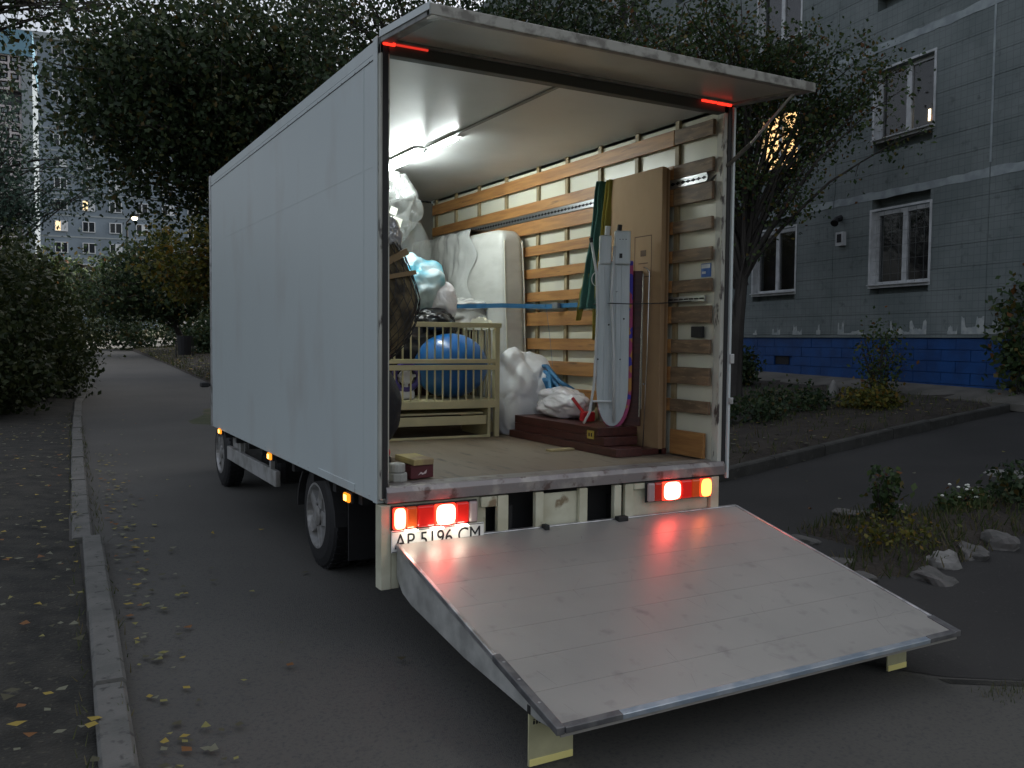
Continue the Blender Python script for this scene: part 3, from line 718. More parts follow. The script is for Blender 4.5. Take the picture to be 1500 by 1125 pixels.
q = MB().prism([(-.02+.09*math.sin(a), .06+.16*(1-math.cos(a))*.9) for a in np.linspace(0, math.pi, 12)]+[(-.03, .22)], .06, .08, 1).build('rocker', mat('rocker_tan', (.42, .36, .2), .5), crib)
q.location = (.02, .12, -.05)
# ball in crib
ball = crumple('exercise_ball', (1.395, 2.13, 1.30), (.30, .265, .252), mat('ball_blue', (.01, .13, .42), .28, coat=.3), seed=2, amp=0, fine=0, sub=5)
tag(ball, 'large blue exercise ball inside the cot', 'ball')
# pink + toy wheel in crib
pk = crumple('pink_cushion', (.85, 2.2, 1.45), (.10, .12, .10), mat('pink_cloth', (.55, .06, .12), .7), seed=21, amp=.08, fr=1.5, fine=.02)
tag(pk, 'bright pink cushion glimpsed behind the cot bars at far left', 'cushion')
toy = thing('toy_wheel', 'purple and white toy steering wheel inside the cot, left of the ball', 'toy')
mp, mw = mat('toy_purple', (.05, .035, .2), .35), mat('toy_white', (.6, .6, .66), .35)
def ring(cx, cy, cz, R_, r_, n_=28): return [(cx+R_*math.cos(a), cy, cz+R_*math.sin(a)) for a in np.linspace(0, 2*math.pi, n_)]
MB().tube(ring(.97, 2.0, 1.22, .095, 0), .022, 10).build('rim', mp, toy, smooth=True)
MB().lathe([(-.02, .04), (-.005, .055), (.02, .055)], (.97, 2.0, 1.22), 20, 1).build('hub', mw, toy)
MB().box(.955, .985, 1.99, 2.01, 1.14, 1.2).box(.9, .94, 1.99, 2.01, 1.22, 1.24).box(1.0, 1.05, 1.99, 2.01, 1.22, 1.24).build('spoke', mw, toy, bevel=.004)
MB().box(.9, 1.04, 1.98, 2.08, 1.052, 1.12).build('base', mw, toy, bevel=.02)

# sacks on the right of the crib
sk = crumple('white_sack', (1.93, 2.02, 1.05), (.25, .27, .40), m_wsack, seed=31, amp=.10, fr=2.2, fine=.020, flatb=ZF+.003, shape=lambda p: Vector((p.x+.10*max(0, p.z), p.y-.25*max(0, -p.z), p.z-.35*max(0, -p.y)*max(0, p.z)))*(1+.38*max(0, p.dot(Vector((.86, -.4, .2))))**5))
tag(sk, 'large full white sack slumped between the cot and the slatted wall', 'sack')
wb2 = crumple('white_carrier_bag', (2.0, 1.42, 1.03), (.14, .30, .125), m_wbag, seed=33, amp=.13, fr=2.2, fine=.035, flatb=.933)
tag(wb2, 'crumpled thin white bag lying on the maroon boards', 'bag')
rd = MB().box(-.05, .05, -.03, .03, 0, .07).build('red_dustpan', mat('red_plastic', (.5, .02, .03), .35), None, bevel=.012, loc=(1.93, 1.0, .935))
MB().tube([(-.03, .0, .06), (-.06, .1, .16)], .012, 8).build('handle', MATS['red_plastic'], rd)
tag(rd, 'small bright red plastic scoop next to the thin white bag', 'scoop')
bl = crumple('blue_bag', (2.09, 1.86, 1.16), (.07, .16, .09), mat('blue_woven', (.02, .14, .30), .5, bump=.004, bscale=30), seed=35, amp=.18, fr=2, fine=.04)
tag(bl, 'dark blue woven bag squeezed behind the sacks at the wall', 'bag')
for hh in (0, .05):
    MB().tube([(2.10, 2.0, 1.27+hh*.3), (2.08, 1.8, 1.25+hh), (2.08, 1.62, 1.14+hh), (2.1, 1.45, 1.13)], .018, 6).build('handle', MATS['blue_woven'], bl, smooth=True)
MB().tube([(2.08, 1.75, 1.25), (2.03, 1.66, 1.12), (2.06, 1.5, 1.14)], .02, 6).build('handle', MATS['blue_woven'], bl, smooth=True)
MB().box(1.96, 2.16, 1.8, 2.1, ZF+.003, 1.03).build('carton', mat('carton', (.25, .17, .1), .7), None, bevel=.005)
tag(bpy.data.objects['carton'], 'low brown carton tucked under the blue woven bag', 'box')

# boards stack
def board(name, x0, x1, y0, y1, z0, z1, label, rz=0):
    cx, cy = (x0+x1)/2, (y0+y1)/2
    o = MB().box(x0-cx, x1-cx, y0-cy, y1-cy, 0, z1-z0).build(name, m_maroon, None, bevel=.003, loc=(cx, cy, z0)); o.rotation_euler = (0, 0, rz)
    return tag(o, label, 'board', 'maroon furniture boards stacked on the truck floor')
board('maroon_board', 1.74, 1.95, .40, 1.78, ZF+.002, .815, 'lowest wide maroon board lying flat on the truck floor', R(.5))
b1 = board('maroon_board', 1.76, 2.03, .55, 1.74, .817, .872, 'middle maroon board of the floor stack, under the ironing board')
b2_ = board('maroon_board', 1.76, 2.08, .62, 1.74, .874, .93, 'top maroon board of the floor stack with a yellow tag at its end')
board('maroon_board', 1.93+.04, 2.17, .42, .62, ZF+.002, .80, 'short maroon offcut at the near end of the floor stack')
tg = MB().box(-.003, 0, -.04, .04, -.028, .028).build('tag', mat('tag_yellow', (.45, .33, .06), .5), b2_, loc=(-.163, -.48, .006))
MB().box(-.005, -.0035, -.02, -.008, -.012, .012).box(-.005, -.0035, .008, .02, -.012, .012).build('tag_print', m_black, b2_, loc=(-.163, -.48, .006))
for x in (1.97, 2.02, 2.1, 2.14):
    pass
wp_ = MB().box(-.10, .10, -.03, .03, 0, .014).build('wood_offcut', mat('pale_wood', (.42, .34, .18), .6), None, bevel=.002, loc=(1.62, .86, ZF+.002)); wp_.rotation_euler = (0, 0, R(6))
tag(wp_, 'small pale flat wood offcut on the floor beside the maroon stack', 'offcut')
bd = MB().box(-.0125, .0125, -.065, .065, 0, 1.04).build('upright_panel', m_maroon, None, bevel=.002, loc=(2.055, .66, .933)); bd.rotation_euler = (R(0), R(0), R(40))
tag(bd, 'upright dark brown panel between the ironing board and the flat pack', 'panel')

# flat pack
fp = thing('flat_pack_box', 'tall brown cardboard flat pack leaning on the right wall slats', 'flat pack')
m_card = mat('cardboard', (.36, .235, .125), .75, bump=.0008, bscale=30, col2=(.30, .19, .10), cscale=3, stretch=(1, 1, .5))
m_card2 = mat('cardboard_edge', (.26, .15, .06), .75, col2=(.16, .09, .04), cscale=8, stretch=(30, 1, .6))
MB().box(2.10, 2.135, .42, .99, ZF+.003, 2.635).build('carton_body', m_card, fp, bevel=.003)
MB().box(2.137, 2.155, .425, .98, ZF+.003, 2.63).build('carton_layer', m_card2, fp, bevel=.002)
MB().box(2.157, 2.172, .43, .97, ZF+.003, 2.62).build('carton_layer', m_card, fp, bevel=.002)
m_ink = mat('carton_ink', (.10, .06, .035), .8)
q = MB()
for (y0, y1, z0, z1) in ((.52, .70, 1.93, 1.936), (.52, .70, 2.2, 2.206), (.52, .526, 1.936, 2.2), (.70, .706, 1.93, 2.206)):
    q.box(2.0985, 2.0995, y0, y1, z0, z1)
q.box(2.0985, 2.0995, .56, .66, 2.02, 2.026).box(2.0985, 2.0995, .58, .64, 2.07, 2.11)
q.build('printed_mark', m_ink, fp)
# ironing board
ib = thing('ironing_board', 'white metal ironing board stood on end with a colourful cover edge', 'ironing board', (1.905, .67, .931), R(-28))
m_ibm = mat('ironing_metal', (.55, .6, .62), .35, metal=.2, bump=.002, bscale=20, stretch=(8, 1, 1), col2=(.5, .56, .58), cscale=5)
def ibo(w, h, zo=0, k=1.0):
    P = []
    for a in np.linspace(0, 1, 12):   # pointed nose at the bottom
        t = a*math.pi; P.append((-w*math.cos(t), .26*(1-math.sin(t))+zo))
    P = [(-w*.98, h)]+[( -w, .5)]+[(-w*math.cos(t), .0+.32*(1-math.sin(t)**.8)) for t in np.linspace(.15, math.pi-.15, 14)]+[(w, .5), (w*.98, h)]
    return P
MB().prism(ibo(.108, 1.10), .0, .012, 1).build('board_plate', m_ibm, ib, bevel=.003)
# coloured cover patches
cv = leafmat('cover_print', [((.5, .02, .16), .25), ((.55, .2, .02), .25), ((.06, .04, .3), .2), ((.6, .55, .5), .15), ((.55, .05, .2), .15)])
q = MB(); P = [(x+(.022 if x > 0 else .006), z-.012) for x, z in ibo(.112, 1.12)]
q.prism(P, .0135, .045, 1)
q.build('cover', mat('cover_print2', (.38, .06, .16), .7, col2=(.45, .22, .06), cscale=9, thr=(.48, .52), col3=(.05, .04, .35), c3scale=13, c3thr=(.55, .57), detail=1), ib, bevel=.008)
for x in (-.055, -.02, .02, .055):
    MB().box(x-.006, x+.006, -.006, -.0005, .12, 1.08).build('rib', m_ibm, ib, bevel=.002)
m_wt = mat('white_tube', (.6, .63, .64), .3, coat=.3)
MB().tube([(-.155, -.03, 1.22), (-.12, -.035, 1.02), (-.11, -.04, .75), (-.125, -.03, .3), (-.15, -.02, .1), (-.19, -.01, .02)], .009, 8).build('leg', m_wt, ib, smooth=True)
MB().tube([(-.0, -.03, 1.2), (-.02, -.035, .9), (.0, -.04, .5), (.01, -.03, .03)], .010, 8).build('leg', m_wt, ib, smooth=True)
MB().tube([(-.14, -.025, .17), (-.01, -.03, .17)], .007, 8).build('leg_crossbar', m_wt, ib)
MB().box(.0, .105, -.03, .014, 1.08, 1.30).build('iron_rest', m_ibm, ib, bevel=.008)
MB().box(-.10, -.02, -.02, .014, 1.08, 1.27).build('iron_rest', m_ibm, ib, bevel=.008)
MB().box(.03, .05, -.032, -.031, 1.12, 1.15).box(.03, .036, -.032, -.031, 1.24, 1.246).box(.05, .056, -.032, -.031, 1.24, 1.246).box(.07, .076, -.032, -.031, 1.24, 1.246).build('rest_slots', m_black, ib)
MB().tube([(-.155, -.03, 1.22), (-.16, -.03, 1.25)], .013, 8).build('end_cap', m_black, ib)
MB().tube([(.03, -.01, 1.3), (.035, -.01, 1.34)], .016, 10).build('end_cap', m_black, ib)
MB().tube([(-.05, -.01, 1.27), (-.045, -.01, 1.33)], .018, 10).build('end_cap', m_wt, ib)
MB().tube([(-.12+.03*math.cos(a), -.03, .98+.045*math.sin(a)) for a in np.linspace(.5, 5.8, 14)], .003, 6).build('wire_loop', m_wt, ib)
q = MB()
for (x, z) in ((-.1, .45), (.05, .45), (-.03, .68), (.07, .72), (.02, .9)): q.lathe([(-.004, .006), (.0, .006)], (x, -.002, z), 8, 1)
q.build('rivets', m_black, ib)['kind'] = 'stuff'
# metal rods
for (x, y, z0, z1, nm) in ((2.085, .50, .80, 1.98, 'tallest of three thin chrome rods leaning on the flat pack'), (2.07, .53, 1.0, 1.93, None), (2.085, .465, 1.2, 1.96, None)):
    pass
rods = thing('chrome_rail_set', 'thin chrome rails with hooked top leaning on the flat pack', 'rails', (2.08, .53, .8))
m_chr = mat('chrome', (.6, .6, .58), .2, metal=.9)
MB().tube([(-.02, .0, .0), (-.005, -.01, .6), (.0, -.015, 1.16), (-.01, .0, 1.185), (-.02, .02, 1.19)], .004, 6).build('rail', m_chr, rods, smooth=True)
MB().tube([(-.035, .03, .2), (-.025, .02, 1.1)], .004, 6).build('rail', m_chr, rods)
MB().tube([(-.01, .04, .25), (-.012, .035, 1.15)], .004, 6).build('rail', m_chr, rods)
MB().lathe([(-.006, .008), (.006, .008)], (-.018, .0, .42), 10, 1).build('clip', m_chr, rods)
# green yellow blanket hanging
def cloth(name, top, bot, wid_t, wid_b, m, label, cat, parent=None, folds=5, seed=0, amp=.02, thick=.02, nu=28, nv=50, tail=None):
    V = []; F_ = []
    for side in (0, 1):
        for j in range(nv+1):
            t = j/nv; c = Vector(top).lerp(Vector(bot), t); wd = wid_t+(wid_b-wid_t)*t
            if tail: wd *= tail(t)
            for i in range(nu+1):
                s = i/nu-.5
                y = c.y-s*wd
                x = c.x+amp*math.sin(s*folds*6.28+t*2+seed)+.01*noise.noise(Vector((s*5, t*6, seed)))-thick*side*-1
                z = c.z-.02*abs(s)
                V.append((x, y, z))
    n1 = (nu+1)*(nv+1)
    for j in range(nv):
        for i in range(nu):
            a = j*(nu+1)+i; F_.append((a, a+1, a+nu+2, a+nu+1)); F_.append((n1+a, n1+a+nu+1, n1+a+nu+2, n1+a+1))
    for j in range(nv):
        for i in (0, nu):
            a = j*(nu+1)+i; F_.append((a, a+nu+1, n1+a+nu+1, n1+a))
    for i in range(nu):
        for j in (0, nv):
            a = j*(nu+1)+i; F_.append((a, a+1, n1+a+1, n1+a))
    o = MB().add(V, F_).build(name, m, parent, smooth=True)
    return tag(o, label, cat) if label else o
m_g = mat('blanket_green', (.03, .11, .10), .85, bump=.003, bscale=60, col2=(.04, .13, .115), cscale=3)
m_y = mat('blanket_yellow', (.30, .25, .035), .85, bump=.003, bscale=60, col2=(.22, .20, .04), cscale=3)
bt = cloth('folded_blanket', (2.07, 1.09, 2.64), (2.05, 1.2, 1.74), .09, .17, m_g, 'long green and yellow cloth hanging beside the tall cardboard', 'blanket', seed=1, amp=.018, folds=2, tail=lambda t: .75+.5*t)
cloth('yellow_fold', (2.09, 1.0, 2.64), (2.07, 1.12, 1.52), .08, .10, m_y, None, None, bt, seed=2, amp=.014, folds=2, tail=lambda t: (.9+.5*t) if t < .8 else max(.15, 1.3-5.2*(t-.8)))
cloth('yellow_fold', (2.05, 1.22, 2.0), (2.04, 1.31, 1.66), .05, .07, m_y, None, None, bt, seed=5, amp=.01, folds=1, tail=lambda t: 1 if t < .6 else max(.1, 1-2*(t-.6)))
# blue strap
sb = MB()
def ribbon(pts, hw, th_=.002):
    mb = MB(); V = []
    for p in pts:
        p = Vector(p)
        for dz in (-hw, hw): V += [p+Vector((0, -th_, dz)), p+Vector((0, th_, dz))]
    n_ = len(pts); F_ = []
    for i in range(n_-1):
        a = i*4; b_ = a+4
        F_ += [(a, a+1, b_+1, b_), (a+2, b_+2, b_+3, a+3), (a, b_, b_+2, a+2), (a+1, a+3, b_+3, b_+1)]
    F_ += [(0, 2, 3, 1), ((n_-1)*4, (n_-1)*4+1, (n_-1)*4+3, (n_-1)*4+2)]
    return mb.add(V, F_)
m_strap = mat('blue_strap', (.015, .11, .24), .6, bump=.001, bscale=100)
stp = ribbon([(1.5, 2.5, 1.775), (1.75, 2.38, 1.78), (1.9, 2.22, 1.785), (2.05, 2.1, 1.78), (2.15, 1.95, 1.775), (2.168, 1.5, 1.775)], .018).build('lashing_strap', m_strap)
tag(stp, 'blue lashing strap stretched across the mattress to the wall track', 'strap')
ribbon([(1.2, 2.45, 1.765), (1.5, 2.502, 1.775)], .012).build('strap_tail', m_black, stp)
MB().box(2.12, 2.15, 1.72, 1.80, 1.75, 1.80).build('ratchet', m_track, stp, bevel=.004)
ribbon([(2.13, 1.9, 1.76), (2.14, 1.85, 1.5), (2.12, 1.78, 1.3)], .004).build('strap_end', m_strap, stp)
cord = MB().tube([(2.165, 1.45, 1.775), (2.0, .95, 1.76), (1.83, .6, 1.75), (1.97, .57, 1.748), (2.1, .4, 1.752), (2.17, .2, 1.76)], .004, 6).build('tie_cord', m_black)
tag(cord, 'thin black cord tied round the ironing board and flat pack', 'cord')

# mesh sack on the left wall
ms = thing('mesh_sack', 'bulging black mesh sack hung on the left edge of the cargo opening', 'sack', (.055, .62, 1.85))
def msh(th_, ph):
    # th_ 0..pi from the top; ph round
    z = math.cos(th_); r = math.sin(th_)
    prof = r*(1.0 if z < 0 else (1-z)**.45)
    droop = .0
    return Vector((.385*prof*(1+math.cos(ph))*.5+.004, .34*prof*math.sin(ph), (.42*z if z < 0 else .72*z)-.12+droop))
V = []; nt_, np_ = 28, 24
for i in range(nt_+1):
    for j in range(np_): V.append(msh(math.pi*i/nt_, 2*math.pi*j/np_)*.965)
F_ = [(i*np_+j, i*np_+(j+1) % np_, (i+1)*np_+(j+1) % np_, (i+1)*np_+j) for i in range(nt_) for j in range(np_)]
MB().add(V, F_).build('filling', mat('sack_filling', (.21, .165, .085), .8, bump=.02, bscale=14, col2=(.035, .03, .022), cscale=7), ms, smooth=True)
net = MB()
for j in range(np_):
    for s in (1, -1):
        net.tube([msh(math.pi*i/nt_, 2*math.pi*(j+s*i*.5)/np_) for i in range(2, nt_)], .0024, 3, cap=False)
net.build('net', mat('net_black', (.012, .013, .014), .6), ms, recalc=False)
crumple('foil_bag', (.14, -.10, .22), (.12, .14, .12), mat('silver_foil', (.62, .65, .68), .25, metal=.5, bump=.006, bscale=20), ms, seed=41, amp=.10, fr=2.2, fine=.035)
MB().box(-.13, .13, -.02, .02, -.018, .018, Matrix.Translation((.13, -.265, .07)) @ Matrix.Rotation(-.5, 4, 'Y')).build('wooden_bar', mat('tan_wood', (.22, .15, .07), .6), ms)
MB().box(-.14, .14, -.02, .02, -.012, .012, Matrix.Translation((.14, -.30, -.01)) @ Matrix.Rotation(-.2, 4, 'Y')).build('wooden_bar', MATS['tan_wood'], ms)
# hanging cord of sack and lower dark sack
ds = crumple('dark_sack', (.305, 1.15, 1.08), (.25, .26, .32), mat('dark_fabric', (.02, .02, .024), .8, bump=.004, bscale=30), seed=44, amp=.06, fr=1.5, fine=.02, flatb=ZF+.003)
tag(ds, 'dark rounded sack on the floor just inside the left rear post', 'sack')
# box with yellow sponge lid, grey blocks, red ball
bx = MB().box(-.075, .075, -.05, .05, 0, .075).build('maroon_shoebox', mat('shoebox_maroon', (.09, .015, .02), .5), None, bevel=.003, loc=(.295, .20, ZF+.006)); bx.rotation_euler = (0, 0, R(14))
MB().add([(-.03, -.0515, .018), (-.01, -.0515, .035), (.005, -.0515, .028), (.03, -.0515, .045), (.025, -.0515, .025), (.0, -.0515, .02), (-.01, -.0515, .026)], [(0, 1, 6), (6, 1, 2, 5), (5, 2, 3, 4)]).build('box_print', mat('print_white', (.6, .5, .5), .5), bx, recalc=False)
tag(bx, 'small dark red box with a white mark on the floor near the rear sill', 'box')
yb = MB().box(-.075, .065, -.10, .06, 0, .032).build('yellow_brick', mat('yellow_foam', (.50, .42, .16), .7, bump=.002, bscale=40, col2=(.3, .22, .12), cscale=6), None, bevel=.004, loc=(.285, .235, ZF+.0875)); yb.rotation_euler = (R(6), R(2), R(18))
tag(yb, 'yellow and brown sanding block lying on the dark red box', 'block')
m_gm = mat('grey_block', (.38, .38, .35), .5, metal=.2, bump=.002, bscale=30)
for i, (x, y, r, h, lab) in enumerate(((.155, .12, .05, .045, 'grey metal fitting on the floor beside the left rear post'), (.15, .13, .045, .045, 'grey round fitting stacked on top of another by the rear post'))):
    o = MB().lathe([(0, r), (.006, r*1.05), (h-.006, r*1.05), (h, r*.96)], (0, 0, 0), 8 if i == 0 else 18, 2).build('metal_fitting', m_gm, None, loc=(x, y, ZF+.007+i*.047), bevel=.002)
    tag(o, lab, 'fitting', 'grey metal fittings by the rear post')
rb = crumple('red_capped_bottle', (.20, .42, ZF+.12), (.03, .03, .03), MATS['red_plastic'], seed=1, amp=0, fine=0, sub=3)
MB().lathe([(0, .035), (.09, .03)], (.20, .42, ZF+.006), 12, 2).build('bottle_body', m_black, rb)
tag(rb, 'small dark bottle with a red cap inside the left rear corner', 'bottle')

# ------------------------------------------------------------------ apartment building on the right
AO = Vector((12.1, 6.4, 0)); ad = Vector((math.sin(R(8.95)), math.cos(R(8.95)), 0)); an = Vector((ad.y, -ad.x, 0))  # an points into the building
bld = thing('apartment_building', 'blue-grey panel apartment block with bright blue base, right of the truck', 'building')
def WM(): return Matrix(((ad.x, an.x, 0, AO.x), (ad.y, an.y, 0, AO.y), (0, 0, 1, 0), (0, 0, 0, 1)))
BM = WM()
def bb(mb, u0, u1, d0, d1, z0, z1): return mb.box(u0, u1, d0, d1, z0, z1, BM)
m_wall = mat('panel_cladding', (.185, .21, .205), .75, bump=.002, bscale=25, col2=(.14, .165, .162), cscale=1.2, col3=(.10, .115, .112), c3scale=6, c3thr=(.6, .75))
def tile_lines(m):
    nt = m.node_tree; N = nt.nodes; L = nt.links; b = N['Principled BSDF']
    tc = N.new('ShaderNodeTexCoord'); d = N.new('ShaderNodeVectorMath'); d.operation = 'DOT_PRODUCT'; d.inputs[1].default_value = (ad.x, ad.y, 0)
    sp = N.new('ShaderNodeSeparateXYZ'); cb_ = N.new('ShaderNodeCombineXYZ'); L.new(tc.outputs['Object'], d.inputs[0]); L.new(tc.outputs['Object'], sp.inputs[0])
    L.new(d.outputs['Value'], cb_.inputs[0]); L.new(sp.outputs[2], cb_.inputs[1])
    br = N.new('ShaderNodeTexBrick'); br.inputs['Scale'].default_value = 1; br.inputs['Brick Width'].default_value = .12; br.inputs['Row Height'].default_value = .1218
    br.inputs['Mortar Size'].default_value = .005; br.offset = 0; br.inputs['Color1'].default_value = (1, 1, 1, 1); br.inputs['Color2'].default_value = (.9, .92, .91, 1); br.inputs['Mortar'].default_value = (.68, .68, .68, 1)
    L.new(cb_.outputs[0], br.inputs['Vector'])
    mx = N.new('ShaderNodeMix'); mx.data_type = 'RGBA'; mx.blend_type = 'MULTIPLY'; mx.inputs[0].default_value = .8
    src = b.inputs['Base Color'].links[0].from_socket; L.new(src, mx.inputs[6]); L.new(br.outputs['Color'], mx.inputs[7]); L.new(mx.outputs[2], b.inputs['Base Color'])
tile_lines(m_wall)
m_blue = mat('blue_base_paint', (.005, .06, .22), .5, bump=.004, bscale=25, col2=(.004, .042, .16), cscale=3)
m_seal = mat('joint_sealant', (.33, .37, .37), .85, bump=.004, bscale=20, col2=(.24, .27, .28), cscale=4)
m_wf = mat('window_frame', (.55, .56, .56), .5, col2=(.42, .43, .43), cscale=6)
m_room = mat('dark_room', (.02, .02, .022), .9)
m_unlit = mat('unlit_room_fill', (.045, .04, .04), .9, col2=(.03, .028, .03), cscale=5)  # dark plane behind the panes, painted as the darkness of unlit rooms
U0, U1, ZT = -14.0, 42.0, 15.2
bb(MB(), U0, U1, .32, 11, .2, ZT).build('wall_core', m_room, bld)
bb(MB(), U0-.2, U1+.2, -.1, 11.2, ZT, ZT+.35).build('roof_edge', m_wall, bld)
WU = [k*3.57-.12 for k in range(-4, 12)]
wins = []
FZ = [(2.55, 3.9), (5.18, 6.42), (7.8, 9.05), (10.4, 11.65), (13.0, 14.2)]
for f, (z0, z1) in enumerate(FZ):
    for k, u in enumerate(WU):
        w = .68 if k % 2 == 0 else .72
        if U0+1 < u < U1-1: wins.append((u-w, u+w, z0, z1, f, k))
# cladding courses
course = .3655; z = 1.66; jobs = []
joints = [-14]+[-1.98+i*3.57 for i in range(-3, 13)]; joints = sorted(set([j for j in joints if U0 <= j <= U1]+[U1]))
while z < ZT-.05:
    z1 = min(ZT, z+course)
    for a, b_ in zip(joints, joints[1:]):
        segs = [(a, b_)]
        for (wu0, wu1, wz0, wz1, _, _) in wins:
            if wz0 < z1-.02 and wz1 > z+.02:
                ns = []
                for s0, s1 in segs:
                    if wu1 <= s0 or wu0 >= s1: ns.append((s0, s1))
                    else:
                        if wu0-s0 > .02: ns.append((s0, wu0))
                        if s1-wu1 > .02: ns.append((wu1, s1))
                segs = ns
        for s0, s1 in segs: jobs.append((s0, s1, z, z1))
    z += course
jobs.sort(key=lambda j: abs(j[0]-1)+abs(j[2]-4)*1.0)
rest = MB()
for i, (s0, s1, za, zb) in enumerate(jobs):
    pr = random.uniform(0, .004)
    if i < 290:
        bb(MB(), s0+.004, s1-.004, -pr, .2, za+.003, zb-.003).build('wall_panel', m_wall, bld, recalc=False)
    else: bb(rest, s0+.004, s1-.004, -pr, .2, za+.003, zb-.003)
rest.build('wall_panels_beyond', m_wall, bld)['kind'] = 'stuff'
# backing just behind the cladding (between openings)
bk_ = MB()
for (za, zb) in [(1.5, FZ[0][0])]+[(FZ[i][1], FZ[i+1][0]) for i in range(4)]+[(FZ[4][1], ZT)]:
    bb(bk_, U0, U1, .2005, .3195, za+.005, zb-.005)
us = sorted(set([(w_[0], w_[1]) for w_ in wins])); prev = U0
for (a, b_) in us+[(U1, U1)]:
    for (za, zb) in FZ: bb(bk_, prev, a-.003, .2005, .3195, za-.004, zb+.004)
    prev = b_+.003
bk_.build('backing_wall', m_wall, bld)
# sealant bands between storeys: irregular brushed strips
def band(z, u0, u1, hh, name='sealant_band'):
    mb = MB(); P0_, P1_ = [], []; n_ = int((u1-u0)/.12)
    V = []
    for i in range(n_+1):
        u = u0+(u1-u0)*i/n_; h1 = hh*(.7+.6*abs(noise.noise(Vector((u*2.1, z, 0))))+.2*noise.noise(Vector((u*9, z, 0)))); h0 = hh*(.7+.5*abs(noise.noise(Vector((u*2.3, z, 9)))))
        for zz, dd in ((z-h0, -.0045), (z+h1, -.0045), (z+h1, -.009), (z-h0, -.009)): V.append(BM @ Vector((u, dd, zz)))
    F_ = []
    for i in range(n_):
        for k in range(4): a = i*4; F_.append((a+k, a+(k+1) % 4, a+4+(k+1) % 4, a+4+k))
    F_ += [(0, 1, 2, 3), (n_*4+3, n_*4+2, n_*4+1, n_*4)]
    mb.add(V, F_).build(name, m_seal, bld)
for zb_ in (4.19, 6.84, 9.45, 12.05):
    for a, b_ in zip(joints, joints[1:]): band(zb_, a+.01, b_-.01, .085)
for a in joints[1:-1]:
    bb(MB(), a-.02, a+.02, -.008, -.0045, 4.35, ZT).build('vertical_joint', m_wall if a > 0 else m_seal, bld)
# window units
m_pane = bpy.data.materials.new('window_pane'); m_pane.use_nodes = True
nt = m_pane.node_tree; nt.nodes.clear(); o_ = nt.nodes.new('ShaderNodeOutputMaterial'); mx = nt.nodes.new('ShaderNodeMixShader')
gl = nt.nodes.new('ShaderNodeBsdfGlossy'); gl.inputs['Roughness'].default_value = .03; gl.inputs[0].default_value = (.8, .8, .8, 1)
tp = nt.nodes.new('ShaderNodeBsdfTransparent'); tp.inputs[0].default_value = (.8, .8, .8, 1); fr = nt.nodes.new('ShaderNodeFresnel'); fr.inputs[0].default_value = 1.5
lw = nt.nodes.new('ShaderNodeLayerWeight'); pw = nt.nodes.new('ShaderNodeMath'); pw.operation = 'POWER'; pw.inputs[1].default_value = 4
ml_ = nt.nodes.new('ShaderNodeMath'); ml_.operation = 'MULTIPLY_ADD'; ml_.inputs[1].default_value = .7; ml_.inputs[2].default_value = .04
nt.links.new(lw.outputs['Facing'], pw.inputs[0]); nt.links.new(pw.outputs[0], ml_.inputs[0]); nt.links.new(ml_.outputs[0], mx.inputs[0]); nt.links.new(tp.outputs[0], mx.inputs[1]); nt.links.new(gl.outputs[0], mx.inputs[2]); nt.links.new(mx.outputs[0], o_.inputs[0])
m_lit = mat('lit_curtain', (.6, .45, .25), .9, emit=(1, .62, .25), estr=3.2, col2=(.5, .35, .2), cscale=3)
